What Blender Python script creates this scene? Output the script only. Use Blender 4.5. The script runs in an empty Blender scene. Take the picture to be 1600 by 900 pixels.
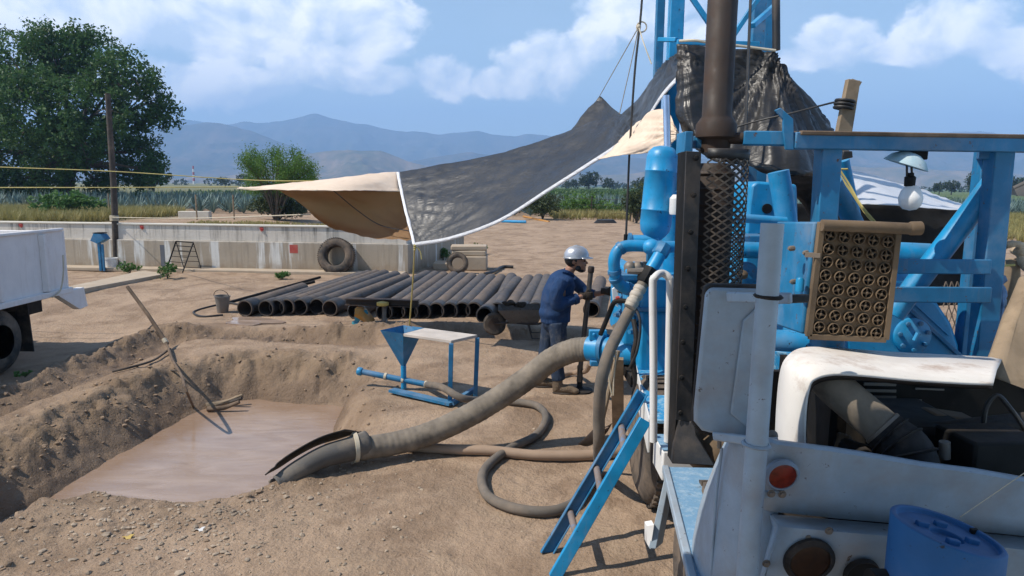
HAZE = 2.5e-4
import bpy, bmesh, math, random
import numpy as np
from mathutils import Vector, Matrix, noise
random.seed(7); RNG = np.random.default_rng(7)
scene = bpy.context.scene
COL = scene.collection
R = math.radians
V = Vector
# ---------------------------------------------------------------- camera
CAM_Z, F, PITCH, ROLL = 2.5, 1067.0, R(8.58), R(0.5)
_r0, _u0 = V((1, 0, 0)), V((0, math.sin(PITCH), math.cos(PITCH)))
FWD = V((0, math.cos(PITCH), -math.sin(PITCH)))
RIGHT = _r0 * math.cos(ROLL) + _u0 * math.sin(ROLL)
UP = -_r0 * math.sin(ROLL) + _u0 * math.cos(ROLL)
CPOS = V((0, 0, CAM_Z))
def ray(u, v): return FWD + RIGHT * ((u - 800) / F) + UP * ((450 - v) / F)
def W(u, v, Y):
    d = ray(u, v); return CPOS + d * (Y / d.y)
def WZ(u, v, z=0.0):
    d = ray(u, v); return CPOS + d * ((z - CAM_Z) / d.z)
cd = bpy.data.cameras.new('camera'); co = bpy.data.objects.new('camera', cd); COL.objects.link(co)
M = Matrix((RIGHT, UP, -FWD)).transposed().to_4x4(); M.translation = CPOS
co.matrix_world = M
cd.sensor_width = 36; cd.lens = 36 * F / 1600; cd.clip_start = .05; cd.clip_end = 30000
scene.camera = co

# ---------------------------------------------------------------- mesh builder
def cr(pts, k=6):
    P = [V(p) for p in pts]
    if len(P) < 3:
        return [P[0].lerp(P[-1], i / k) for i in range(k + 1)]
    Q = [P[0] * 2 - P[1]] + P + [P[-1] * 2 - P[-2]]
    out = []
    for i in range(1, len(Q) - 2):
        a, b, c, d = Q[i - 1:i + 3]
        for j in range(k):
            t = j / k
            out.append(.5 * ((2 * b) + (c - a) * t + (2 * a - 5 * b + 4 * c - d) * t * t + (3 * b - a - 3 * c + d) * t ** 3))
    out.append(P[-1]); return out
def lerpl(a, t):
    x = t * (len(a) - 1); i = min(int(x), len(a) - 2); return a[i] + (a[i + 1] - a[i]) * (x - i)
class MB:
    def __init__(s): s.v = []; s.f = []
    def add(s, vs, fs):
        o = len(s.v); s.v += [tuple(p) for p in vs]; s.f += [tuple(i + o for i in f) for f in fs]; return s
    def box(s, c, sz, rot=None):
        c = V(c); h = [x / 2 for x in sz]; vs = []
        for z in (-1, 1):
            for x, y in ((-1, -1), (1, -1), (1, 1), (-1, 1)):
                p = V((x * h[0], y * h[1], z * h[2]))
                if rot: p = rot @ p
                vs.append(c + p)
        return s.add(vs, [(3, 2, 1, 0), (4, 5, 6, 7), (0, 1, 5, 4), (1, 2, 6, 5), (2, 3, 7, 6), (3, 0, 4, 7)])
    def beam(s, p0, p1, w, h, up=(0, 0, 1)):
        p0, p1 = V(p0), V(p1); d = (p1 - p0).normalized(); up = V(up)
        if abs(d.dot(up)) > .97: up = V((0, 1, 0))
        sx = d.cross(up).normalized(); sz = sx.cross(d)
        vs = [p + sx * a * w / 2 + sz * b * h / 2 for p in (p0, p1) for a, b in ((-1, -1), (1, -1), (1, 1), (-1, 1))]
        return s.add(vs, [(0, 1, 2, 3), (7, 6, 5, 4), (0, 4, 5, 1), (1, 5, 6, 2), (2, 6, 7, 3), (3, 7, 4, 0)])
    def tube(s, pts, r, n=14, caps=True, jit=0):
        P = [V(p) for p in pts]; m = len(P)
        rr = [lerpl(r, i / (m - 1)) for i in range(m)] if isinstance(r, (list, tuple)) else [r] * m
        t = (P[1] - P[0]).normalized(); a = V((0, 0, 1)) if abs(t.z) < .9 else V((1, 0, 0))
        nx = t.cross(a).normalized(); vs = []; fs = []
        for i in range(m):
            tt = (P[min(i + 1, m - 1)] - P[max(i - 1, 0)])
            if tt.length > 1e-9: t = tt.normalized()
            nx = (nx - t * nx.dot(t)).normalized(); ny = t.cross(nx)
            for j in range(n):
                A = 2 * math.pi * j / n; q = rr[i] * (1 + (random.uniform(-jit, jit) if jit else 0))
                vs.append(P[i] + nx * math.cos(A) * q + ny * math.sin(A) * q)
        for i in range(m - 1):
            for j in range(n):
                k = (j + 1) % n; fs.append((i * n + j, i * n + k, (i + 1) * n + k, (i + 1) * n + j))
        if caps: fs += [tuple(range(n))[::-1], tuple((m - 1) * n + j for j in range(n))]
        return s.add(vs, fs)
    def cyl(s, p0, p1, r, n=18): return s.tube([p0, p1], r, n)
    def lathe(s, prof, p0, ax, n=28, cap=True):
        """prof: (radius, distance along the axis)"""
        ax = V(ax).normalized(); p0 = V(p0)
        a = V((0, 0, 1)) if abs(ax.z) < .9 else V((1, 0, 0))
        nx = ax.cross(a).normalized(); ny = ax.cross(nx); vs = []; fs = []
        for r, t in prof:
            for j in range(n):
                A = 2 * math.pi * j / n
                vs.append(p0 + ax * t + (nx * math.cos(A) + ny * math.sin(A)) * max(r, 1e-4))
        for i in range(len(prof) - 1):
            for j in range(n):
                k = (j + 1) % n; fs.append((i * n + j, i * n + k, (i + 1) * n + k, (i + 1) * n + j))
        if cap and prof[0][0] > .002: fs.append(tuple(range(n))[::-1])
        if cap and prof[-1][0] > .002: fs.append(tuple((len(prof) - 1) * n + j for j in range(n)))
        return s.add(vs, fs)
    def prism(s, poly, ext):
        P = [V(p) for p in poly]; e = V(ext); n = len(P)
        return s.add(P + [p + e for p in P], [tuple(range(n)), tuple(range(2 * n - 1, n - 1, -1))] +
                     [(i, (i + 1) % n, n + (i + 1) % n, n + i) for i in range(n)])
    def grid(s, rows):
        nr, nc = len(rows), len(rows[0])
        return s.add([p for r in rows for p in r], [(i * nc + j, i * nc + j + 1, (i + 1) * nc + j + 1, (i + 1) * nc + j)
                                                    for i in range(nr - 1) for j in range(nc - 1)])
    def sph(s, c, r, n=14, rot=None):
        c = V(c); r = (r, r, r) if not isinstance(r, (tuple, list)) else r; m = n // 2 + 1; vs = []; fs = []
        for i in range(m + 1):
            th = math.pi * i / m
            for j in range(n):
                A = 2 * math.pi * j / n
                p = V((r[0] * math.sin(th) * math.cos(A), r[1] * math.sin(th) * math.sin(A), r[2] * math.cos(th)))
                vs.append(c + (rot @ p if rot else p))
        for i in range(m):
            for j in range(n):
                k = (j + 1) % n; fs.append((i * n + j, (i + 1) * n + j, (i + 1) * n + k, i * n + k))
        return s.add(vs, fs)
    def build(s, name, mat, parent=None, bevel=0, smooth=38, solid=0, remesh=0, rsm=6, weld=False):
        off = V((0, 0, 0)); q = parent
        while q: off += q.location; q = q.parent
        me = bpy.data.meshes.new(name)
        me.from_pydata([(p[0] - off.x, p[1] - off.y, p[2] - off.z) for p in s.v], [], s.f)
        bm = bmesh.new(); bm.from_mesh(me)
        if weld: bmesh.ops.remove_doubles(bm, verts=bm.verts, dist=1e-4)
        bmesh.ops.recalc_face_normals(bm, faces=bm.faces); bm.to_mesh(me); bm.free()
        me.materials.append(mat)
        me.polygons.foreach_set('use_smooth', [True] * len(me.polygons)); me.set_sharp_from_angle(angle=R(smooth))
        o = bpy.data.objects.new(name, me); COL.objects.link(o)
        if parent: o.parent = parent
        if remesh:
            m = o.modifiers.new('r', 'REMESH'); m.mode = 'VOXEL'; m.voxel_size = remesh; m.use_smooth_shade = True
            m = o.modifiers.new('s', 'SMOOTH'); m.iterations = rsm; m.factor = .5
        if solid:
            m = o.modifiers.new('t', 'SOLIDIFY'); m.thickness = solid; m.offset = 0
        if bevel:
            m = o.modifiers.new('b', 'BEVEL'); m.width = bevel; m.segments = 2; m.limit_method = 'ANGLE'; m.angle_limit = R(40)
        return o
def npmesh(name, verts, quads, mat, parent=None, smooth=False, ncol=None):
    me = bpy.data.meshes.new(name); verts = np.asarray(verts, np.float32); quads = np.asarray(quads, np.int32)
    if parent: verts = verts - np.array(parent.location, np.float32)
    k = quads.shape[1]
    me.vertices.add(len(verts)); me.vertices.foreach_set('co', verts.ravel())
    me.loops.add(quads.size); me.loops.foreach_set('vertex_index', quads.ravel())
    me.polygons.add(len(quads)); me.polygons.foreach_set('loop_start', np.arange(0, quads.size, k, dtype=np.int32))
    me.polygons.foreach_set('loop_total', np.full(len(quads), k, np.int32))
    me.polygons.foreach_set('use_smooth', np.full(len(quads), smooth))
    me.update(); me.validate()
    for an, arr in (ncol or {}).items():
        a = me.attributes.new(an, 'FLOAT', 'POINT'); a.data.foreach_set('value', np.asarray(arr, np.float32).ravel())
    me.materials.append(mat)
    o = bpy.data.objects.new(name, me); COL.objects.link(o)
    if parent: o.parent = parent
    return o
def tag(o, label, cat, group=None, kind=None):
    o['label'] = label; o['category'] = cat
    if group: o['group'] = group
    if kind: o['kind'] = kind
    return o
def thing(name, loc, label, cat, group=None):
    o = bpy.data.objects.new(name, None); COL.objects.link(o); o.location = V(loc); o.empty_display_size = .1
    return tag(o, label, cat, group)
def struct(o, kind='structure'): o['kind'] = kind; return o

# ---------------------------------------------------------------- materials
def srgb(r, g, b):
    f = lambda c: (c / 255 / 12.92) if c / 255 <= .04045 else ((c / 255 + .055) / 1.055) ** 2.4
    return (f(r), f(g), f(b))
class NT:
    def __init__(s, name):
        s.m = bpy.data.materials.new(name); s.m.use_nodes = True; s.t = s.m.node_tree; s.t.nodes.clear()
        s.out = s.t.nodes.new('ShaderNodeOutputMaterial'); s.tc = s.n('ShaderNodeTexCoord'); s.co = s.tc.outputs['Object']
    def n(s, typ, **kw):
        nd = s.t.nodes.new(typ)
        for k, x in kw.items(): setattr(nd, k, x)
        return nd
    def l(s, a, b): s.t.links.new(a, b)
    def setin(s, sock, x):
        if isinstance(x, bpy.types.NodeSocket): s.l(x, sock)
        elif isinstance(x, (tuple, list)) and len(x) == 3 and sock.type == 'RGBA': sock.default_value = (*x, 1)
        else: sock.default_value = x
    def noise(s, scale, detail=4, rough=.55, vec=None, dist=0):
        nd = s.n('ShaderNodeTexNoise'); nd.inputs['Scale'].default_value = scale; nd.inputs['Detail'].default_value = detail
        nd.inputs['Roughness'].default_value = rough; nd.inputs['Distortion'].default_value = dist
        s.l(vec or s.co, nd.inputs['Vector']); return nd.outputs['Fac']
    def vscale(s, sc, vec=None):
        nd = s.n('ShaderNodeMapping'); nd.inputs['Scale'].default_value = sc; s.l(vec or s.co, nd.inputs['Vector']); return nd.outputs[0]
    def ramp(s, fac, lo, hi, a=0.0, b=1.0):
        nd = s.n('ShaderNodeMapRange'); s.setin(nd.inputs[0], fac); nd.inputs[1].default_value = lo; nd.inputs[2].default_value = hi
        nd.inputs[3].default_value = a; nd.inputs[4].default_value = b; return nd.outputs[0]
    def mix(s, fac, a, b, mode='MIX'):
        nd = s.n('ShaderNodeMix'); nd.data_type = 'RGBA'; nd.blend_type = mode
        s.setin(nd.inputs[0], fac); s.setin(nd.inputs[6], a); s.setin(nd.inputs[7], b); return nd.outputs[2]
    def math(s, op, a, b=0.0, c=None):
        nd = s.n('ShaderNodeMath', operation=op); s.setin(nd.inputs[0], a); s.setin(nd.inputs[1], b)
        if c is not None: s.setin(nd.inputs[2], c)
        return nd.outputs[0]
    def attr(s, name):
        nd = s.n('ShaderNodeAttribute'); nd.attribute_name = name; return nd.outputs['Fac']
    def bump(s, h, strength=.3, dist=.01, prev=None):
        nd = s.n('ShaderNodeBump'); s.setin(nd.inputs['Height'], h); nd.inputs['Strength'].default_value = strength
        nd.inputs['Distance'].default_value = dist
        if prev: s.l(prev, nd.inputs['Normal'])
        return nd.outputs[0]
    def pbr(s, col, rough=.6, metal=0.0, normal=None, spec=.5, **kw):
        b = s.n('ShaderNodeBsdfPrincipled'); s.setin(b.inputs['Base Color'], col); s.setin(b.inputs['Roughness'], rough)
        s.setin(b.inputs['Metallic'], metal); b.inputs['Specular IOR Level'].default_value = spec
        if normal: s.l(normal, b.inputs['Normal'])
        for k, x in kw.items(): s.setin(b.inputs[k], x)
        s.l(b.outputs[0], s.out.inputs['Surface']); s.b = b; return s.m
def up_dust(n, lo=.5, hi=.95):
    g = n.n('ShaderNodeNewGeometry'); sp = n.n('ShaderNodeSeparateXYZ'); n.l(g.outputs['Normal'], sp.inputs[0])
    return n.ramp(sp.outputs[2], lo, hi)
DUST = (.30, .22, .155)
def paint(name, col, rough=.45, metal=0, var=.14, scale=5, dirt=DUST, amt=.35, dscale=2.5, dlo=.5, bump=.15, bscale=60, dust=.35, chip=None, spec=.5, streak=.0):
    n = NT(name); a = tuple(c * (1 - var) for c in col); b = tuple(min(1, c * (1 + var)) for c in col)
    c = n.mix(n.ramp(n.noise(scale, 5), .3, .7), a, b)
    d = n.math('MULTIPLY', n.ramp(n.noise(dscale, 8, .68), dlo, dlo + .2), amt)
    if dust: d = n.math('MAXIMUM', d, n.math('MULTIPLY', n.math('MULTIPLY', up_dust(n), n.ramp(n.noise(7, 6, .7), .3, .75)), dust))
    if streak: d = n.math('MAXIMUM', d, n.math('MULTIPLY', n.ramp(n.noise(1.0, 6, .65, n.vscale((16, 16, 1.4))), .54, .72), streak))
    c = n.mix(d, c, dirt)
    if chip:
        c = n.mix(n.ramp(n.noise(22, 6, .75), chip[1], chip[1] + .04), c, chip[0])
    r = n.math('ADD', n.math('MULTIPLY', d, .45), n.ramp(n.noise(9, 5), .2, .8, rough - .1, rough + .15))
    return n.pbr(c, r, metal, n.bump(n.noise(bscale, 4), bump, .003) if bump else None, spec)
RUST = (.10, .045, .022)
m_blue = paint('blue paint', (.007, .25, .50), .38, amt=.34, dlo=.52, dust=.34, chip=((.02, .035, .06), .625), var=.24, streak=.22, bump=.1)
m_blue2 = paint('older blue paint', (.010, .158, .325), .5, amt=.38, dlo=.49, dust=.4, chip=(RUST, .615), var=.24, streak=.28)
m_bluehub = paint('flat blue paint', (.010, .105, .275), .6, amt=.2, dust=.3, chip=((.02, .02, .03), .64))
m_greyblue = paint('pale grey blue paint', (.30, .375, .44), .42, amt=.42, dlo=.48, dscale=3.2, dust=.4, chip=((.10, .07, .05), .635), streak=.2, var=.12, scale=11, bump=.5, bscale=5)
m_bedwhite = paint('white truck paint', (.74, .71, .69), .5, streak=.22, amt=.38, dlo=.54, dust=.2, chip=(RUST, .69), var=.05)
m_white = paint('white enamel', (.72, .71, .68), .5, amt=.35, dlo=.5, dust=.1, chip=(RUST, .68), var=.05)
m_cowl = paint('stained white cowl', (.78, .74, .68), .55, dirt=(.25, .12, .06), amt=.7, dscale=4, dlo=.51, dust=.25, chip=((.04, .02, .015), .67), var=.05)
m_black = paint('black painted steel', (.014, .014, .015), .5, amt=.2, dlo=.5, dust=.35)
m_rubber = paint('black rubber', (.011, .011, .012), .7, amt=.25, dlo=.47, dust=.2, bump=.4, spec=.3)
m_tyre = paint('dusty tyre rubber', (.028, .027, .026), .85, amt=.5, dlo=.4, dust=.6, bump=.4)
m_dark = paint('oily black iron', (.007, .007, .007), .65, amt=.10, dlo=.55, dust=.12, spec=.25)
m_rust = paint('heat browned steel', (.042, .031, .025), .6, metal=.3, var=.3, dirt=(.085, .045, .028), amt=.5, dscale=4, dlo=.45, dust=.2)
m_steel = paint('bare worn steel', (.20, .17, .14), .55, metal=.4, amt=.5, dlo=.45, dust=.3)
m_chrome = paint('chromed rod', (.75, .77, .8), .15, metal=1, amt=.05, dust=0, bump=0)
m_brownplate = paint('brown dusty casting', (.125, .085, .05), .75, var=.25, dirt=(.22, .155, .095), amt=.5, dlo=.42, dust=.4)
m_wood = paint('weathered timber', (.27, .20, .13), .85, var=.25, dirt=(.12, .09, .06), amt=.5, dscale=6, dlo=.48, bump=.5, bscale=30, dust=0)
m_wooddark = paint('dark creosoted timber', (.055, .045, .038), .85, var=.3, amt=.3, bump=.5, dust=.2)
m_plank = paint('rough brown plank', (.11, .075, .05), .9, var=.3, amt=.4, bump=.6, bscale=30, dust=.2)
m_casing = paint('black casing pipe', (.034, .033, .034), .5, amt=.6, dscale=1.6, dlo=.42, dust=.95, var=.3, dirt=(.17, .135, .11))
m_casebrown = paint('rusty casing pipe', (.06, .048, .04), .6, amt=.65, dscale=1.6, dlo=.40, dust=.95, var=.3, dirt=(.2, .15, .115))
m_hosebig = paint('mud caked hose', (.20, .165, .125), .8, var=.3, scale=9, dirt=(.055, .05, .045), amt=.75, dscale=3.5, dlo=.5, bump=.6, bscale=25, dust=.3)
m_hosegrey = paint('dusty grey hose', (.12, .105, .088), .8, var=.2, dirt=(.24, .18, .13), amt=.6, dlo=.45, dust=.4)
m_hosetan = paint('tan hose', (.30, .21, .145), .75, var=.15, amt=.4, dust=.3)
m_rope = paint('yellow rope', (.42, .35, .12), .8, var=.2, amt=.3, dust=0)
m_ropewhite = paint('pale rope', (.55, .48, .36), .85, amt=.3, dust=0)
m_wire = paint('dark cable', (.02, .02, .02), .5, amt=.1, dust=0, bump=0)
m_zinc = paint('galvanised bucket', (.20, .19, .175), .55, metal=.4, amt=.5, dlo=.42, dust=.2)
m_orange = paint('worn orange paint', (.45, .20, .025), .55, amt=.4, dlo=.45, chip=(RUST, .62))
m_yellow = paint('worn yellow paint', (.60, .42, .10), .55, amt=.4, dlo=.45)
m_teal = paint('teal plastic', (.02, .22, .28), .5, amt=.3)
m_blockc = paint('cream concrete block', (.42, .34, .25), .9, var=.15, amt=.5, dlo=.45, bump=.5, dust=0)
m_red = paint('faded red paint', (.42, .06, .05), .8, amt=.4, dust=0)
m_helmet = paint('scuffed silver helmet', (.48, .49, .51), .30, metal=.55, amt=.15, dust=.05, bump=.05)
m_skin = paint('tanned skin', (.34, .17, .105), .55, var=.12, amt=.1, dust=0, bump=.1)
m_hair = paint('black hair', (.012, .010, .009), .6, amt=0, dust=0, bump=.5, bscale=120)
def cloth(name, col, dirt, amt, sc=14):
    n = NT(name); c = n.mix(n.ramp(n.noise(4, 6, .6), .3, .7), tuple(x * .75 for x in col), tuple(x * 1.25 for x in col))
    c = n.mix(n.math('MULTIPLY', n.ramp(n.noise(5, 7, .7), .5, .75), amt), c, dirt)
    b = n.bump(n.noise(sc, 3, .5, vec=n.vscale((1, 1, .45)), dist=1.2), .9, .02); b = n.bump(n.noise(220, 2), .25, .002, b)
    return n.pbr(c, .9, 0, b, .2)
m_jacket = cloth('navy denim jacket', (.018, .046, .115), (.10, .10, .12), .3)
m_jeans = cloth('muddy denim trousers', (.030, .045, .075), (.19, .18, .165), .85)
m_boot = cloth('mud covered boots', (.15, .11, .075), (.26, .2, .14), .6, 40)
m_glove = cloth('grimy work glove', (.045, .035, .028), (.12, .085, .06), .5, 40)
m_rag = cloth('tan rag', (.42, .33, .23), (.25, .18, .12), .5, 20)
m_bluerag = cloth('faded blue tarp bundle', (.12, .20, .33), (.4, .42, .46), .5, 12)
def lens(name, col):
    n = NT(name); return n.pbr(n.mix(n.ramp(n.noise(50, 3), .4, .7), col, tuple(x * .5 for x in col)), .35, 0, None, .5)
m_redlens = lens('red lamp lens', (.20, .020, .008)); m_amber = lens('dark amber lens', (.035, .014, .006))
m_bulb = paint('frosted white bulb', (.80, .80, .79), .3, var=.02, amt=.1, dust=0, bump=0)
def tread(name, col, worn, amt):
    n = NT(name); w = n.n('ShaderNodeTexBrick'); w.inputs['Scale'].default_value = 18; w.inputs['Mortar Size'].default_value = .012
    w.inputs['Brick Width'].default_value = .9; w.inputs['Row Height'].default_value = .45
    mp = n.n('ShaderNodeMapping'); mp.inputs['Rotation'].default_value = (0, 0, R(45)); n.l(n.co, mp.inputs[0]); n.l(mp.outputs[0], w.inputs['Vector'])
    c = n.mix(n.ramp(n.noise(19, 8, .75), .48, .60), col, worn)
    c = n.mix(n.math('MULTIPLY', n.math('SUBTRACT', 1.0, w.outputs['Fac']), amt), worn, c) if False else n.mix(n.math('MULTIPLY', w.outputs['Fac'], amt), c, worn)
    c = n.mix(n.ramp(n.noise(5, 8, .75), .60, .68), c, (.03, .03, .035))
    return n.pbr(c, .5, 0, n.bump(w.outputs['Fac'], .7, .006), .5)
m_tread = tread('blue tread plate', (.02, .25, .50), (.30, .50, .62), .6)
m_treadpale = tread('worn pale tread plate', (.17, .32, .47), (.29, .42, .53), .5)
# ================================================================ world, sun, haze
SX, SY = .75, .20
EL = math.atan(1 / math.hypot(SX, SY)); AZ = math.atan2(-SX, -SY)      # azimuth (from +Y towards +X) of the sun
w = bpy.data.worlds.new('World'); scene.world = w; w.use_nodes = True
wt = w.node_tree; wt.nodes.clear()
class WN(NT):
    def __init__(s): s.t = wt
wn = WN()
sky = wn.n('ShaderNodeTexSky'); sky.sky_type = 'NISHITA'; sky.sun_disc = False
sky.sun_elevation = EL; sky.sun_rotation = AZ; sky.altitude = 900; sky.air_density = 1.0; sky.dust_density = 1.6; sky.ozone_density = 1.5
tcw = wn.n('ShaderNodeTexCoord'); sp = wn.n('ShaderNodeSeparateXYZ'); wn.l(tcw.outputs['Generated'], sp.inputs[0])
az = wn.math('ARCTAN2', sp.outputs[0], sp.outputs[1]); el = wn.math('ARCSINE', sp.outputs[2])
cb = wn.n('ShaderNodeCombineXYZ'); wn.l(az, cb.inputs[0]); wn.l(wn.math('MULTIPLY', el, 1.25), cb.inputs[1])
cvec = cb.outputs[0]
def azel(u, v):
    d = ray(u, v).normalized(); return math.atan2(d.x, d.y), math.asin(d.z)
BLOBS = [(455, 20, 150, 70), (575, 45, 75, 60), (330, 45, 110, 55), (690, 122, 62, 36), (862, 100, 85, 50), (925, 60, 45, 42), (780, 130, 60, 26),
         (1000, 15, 110, 45), (1315, 66, 62, 36), (1280, 88, 70, 20), (1480, 45, 80, 48), (1575, 72, 60, 28), (1400, 82, 60, 18), (1085, 55, 45, 30),
         (150, 20, 170, 45), (300, 130, 170, 36), (500, 95, 90, 40), (590, 120, 90, 24), (-150, 80, 160, 80), (1750, 60, 120, 60)]
mx = None
for (u, v, ru, rv) in BLOBS:
    a, e = azel(u, v); ra, re = ru / F, rv / F
    dx = wn.math('DIVIDE', wn.math('SUBTRACT', az, a), ra); dy = wn.math('DIVIDE', wn.math('SUBTRACT', el, e), re)
    q = wn.math('SUBTRACT', 1.0, wn.math('SQRT', wn.math('ADD', wn.math('MULTIPLY', dx, dx), wn.math('MULTIPLY', dy, dy))))
    mx = q if mx is None else wn.math('MAXIMUM', mx, q)
n1 = wn.noise(8.5, 9, .52, cvec, .25); n2 = wn.noise(22, 7, .6, cvec, .2); n3 = wn.noise(3.2, 5, .5, cvec)
hi = wn.ramp(el, .35, .6)                                           # above the frame: plain scattered cloud
fld = wn.math('MAXIMUM', wn.math('MAXIMUM', mx, -.75), wn.math('SUBTRACT', wn.math('MULTIPLY', hi, .08), .75))
dens = wn.math('ADD', wn.math('ADD', wn.math('MULTIPLY', fld, 1.35), wn.math('MULTIPLY', wn.math('SUBTRACT', n1, .5), 2.0)), wn.math('MULTIPLY', wn.math('SUBTRACT', n2, .5), 1.35))
cov = wn.ramp(dens, .02, .42)
nd = wn.n('ShaderNodeMapRange'); nd.interpolation_type = 'SMOOTHSTEP'
wn.l(dens, nd.inputs[0]); nd.inputs[1].default_value = -.10; nd.inputs[2].default_value = .36; cov = nd.outputs[0]
veil = wn.math('MULTIPLY', wn.ramp(n3, .35, .75), wn.ramp(el, .02, .5, .38, .05))   # thin high cloud
# towards the sun side of each puff the field drops off: bright edge, grey core
n1b = wn.n('ShaderNodeVectorMath', operation='ADD'); wn.l(cvec, n1b.inputs[0]); n1b.inputs[1].default_value = (-.018, .022, 0)
n1o = wn.noise(8.5, 9, .52, n1b.outputs[0], .25)
lit = wn.ramp(wn.math('SUBTRACT', n1, n1o), -.09, .10)
CL = 9.0
ccol = wn.mix(lit, (.74 * CL, .86 * CL, 1.0 * CL), (1.50 * CL, 1.46 * CL, 1.40 * CL))
lowmilk = wn.ramp(el, .0, .42, .85, .05)
c0 = wn.mix(lowmilk, sky.outputs[0], (.60 * CL, .84 * CL, 1.0 * CL))
c1 = wn.mix(veil, c0, (.72 * CL, .83 * CL, .95 * CL))
c2 = wn.mix(wn.math('MULTIPLY', cov, .92), c1, ccol)
c2 = wn.mix(wn.ramp(el, .34, .85, 0, 1), c2, (.13 * CL, .21 * CL, .36 * CL)); bg = wn.n('ShaderNodeBackground'); wn.l(c2, bg.inputs[0]); bg.inputs[1].default_value = .11
wo = wn.n('ShaderNodeOutputWorld'); wn.l(bg.outputs[0], wo.inputs[0])
sd = bpy.data.lights.new('sun', 'SUN'); sd.energy = 5.0; sd.angle = R(.53); sd.color = (1, .93, .83)
so = bpy.data.objects.new('sun', sd); COL.objects.link(so)
so.rotation_euler = V((SX, SY, -1)).to_track_quat('-Z', 'Y').to_euler()
scene.view_settings.view_transform = 'Standard'; scene.view_settings.look = 'None'
scene.view_settings.exposure = 0.27; scene.view_settings.gamma = 1
scene.cycles.use_denoising = True; scene.cycles.max_bounces = 6; scene.cycles.volume_bounces = 1; scene.cycles.transparent_max_bounces = 12
scene.cycles.sample_clamp_indirect = 6
# the air
hz = MB().box((0, 3600, 400), (15000, 8400, 820)); hm = NT('haze air')
pv = hm.n('ShaderNodeVolumePrincipled'); pv.inputs['Color'].default_value = (.38, .61, 1.0, 1); pv.inputs['Density'].default_value = HAZE
pv.inputs['Anisotropy'].default_value = 0.0
hm.l(pv.outputs[0], hm.out.inputs['Volume'])
hzo = hz.build('haze', hm.m, smooth=0); hzo['kind'] = 'stuff'
tag(hzo, 'pale blue haze filling the valley air', 'haze', kind='stuff')

# ================================================================ ground
def fbm(x, y, s, o=4, seed=0.0, z=0.0):
    return noise.fractal(V((x * s + seed, y * s - seed, z)), 1.0, 2.0, o)
class VN:            # vectorised value noise for the height field
    def __init__(s, seed): s.t = np.random.default_rng(seed).random((256, 256))
    def __call__(s, x, y):
        xi = np.floor(x).astype(int); yi = np.floor(y).astype(int); fx = x - xi; fy = y - yi
        fx = fx * fx * fx * (fx * (fx * 6 - 15) + 10); fy = fy * fy * fy * (fy * (fy * 6 - 15) + 10)
        g = lambda a, b: s.t[a & 255, b & 255]
        return (g(xi, yi) * (1 - fx) + g(xi + 1, yi) * fx) * (1 - fy) + (g(xi, yi + 1) * (1 - fx) + g(xi + 1, yi + 1) * fx) * fy - .5
VNS = [VN(k) for k in range(8)]
def vfbm(x, y, s, o=5, k=0, g=.5):
    r = 0; a = 1.0
    for i in range(o):
        r = r + a * VNS[(k + i) % 8](x * s + 17.3 * i + k * 5.1, y * s - 9.7 * i); s *= 2.03; a *= g
    return r
def gz(pts, z=0.0): return np.array([[p.x, p.y] for p in (WZ(u, v, z) for u, v in pts)])
def seg_dist(x, y, P, closed=False):
    d = np.full(x.shape, 1e9); n = len(P)
    for i in range(n if closed else n - 1):
        a, b = P[i], P[(i + 1) % n]; ab = b - a; L = ab @ ab + 1e-9
        t = np.clip(((x - a[0]) * ab[0] + (y - a[1]) * ab[1]) / L, 0, 1)
        d = np.minimum(d, np.hypot(x - a[0] - t * ab[0], y - a[1] - t * ab[1]))
    return d
def inside(x, y, P):
    r = np.zeros(x.shape, bool); n = len(P)
    for i in range(n):
        a, b = P[i], P[(i + 1) % n]
        c = ((a[1] > y) != (b[1] > y)) & (x < (b[0] - a[0]) * (y - a[1]) / (b[1] - a[1] + 1e-12) + a[0]); r ^= c
    return r
def sst(x, a, b):
    t = np.clip((x - a) / (b - a), 0, 1); return t * t * (3 - 2 * t)
MUDZ = -.46
WATER = np.vstack([gz([(310, 640), (352, 628), (402, 623), (480, 630), (556, 634), (545, 655), (512, 690)], MUDZ),
                   gz([(470, 735), (425, 778)], MUDZ), gz([(372, 783), (300, 792), (205, 783), (150, 780), (108, 800)], -.16),
                   gz([(68, 850), (8, 890), (-50, 935), (-120, 930), (-60, 852), (20, 806), (84, 770), (106, 754), (140, 735), (210, 694), (262, 664)], MUDZ)])
TRENCH = gz([(-260, 735), (-40, 655), (100, 603), (215, 556), (262, 536), (330, 531), (420, 533), (570, 541)], -.1)
TRENCH2 = gz([(700, 528), (770, 530), (880, 534), (980, 540)], -.1)
RIDGE = gz([(-260, 690), (-20, 612), (70, 575), (150, 545), (205, 520), (250, 506), (320, 512), (420, 514), (560, 512), (640, 512)], .1)
RIDGE2 = gz([(690, 505), (780, 508), (900, 512)], .1)
MOUND = gz([(-200, 830), (-60, 745), (60, 690), (150, 655), (220, 622), (285, 590)], .2)
BACK = gz([(300, 575), (380, 566), (470, 562), (560, 575)], .05)
PADP = gz([(600, 606), (690, 600), (770, 606), (770, 640), (712, 645), (640, 635)], 0)
ROAD = gz([(640, 470), (800, 400), (900, 355), (980, 338)], 0)
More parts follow.
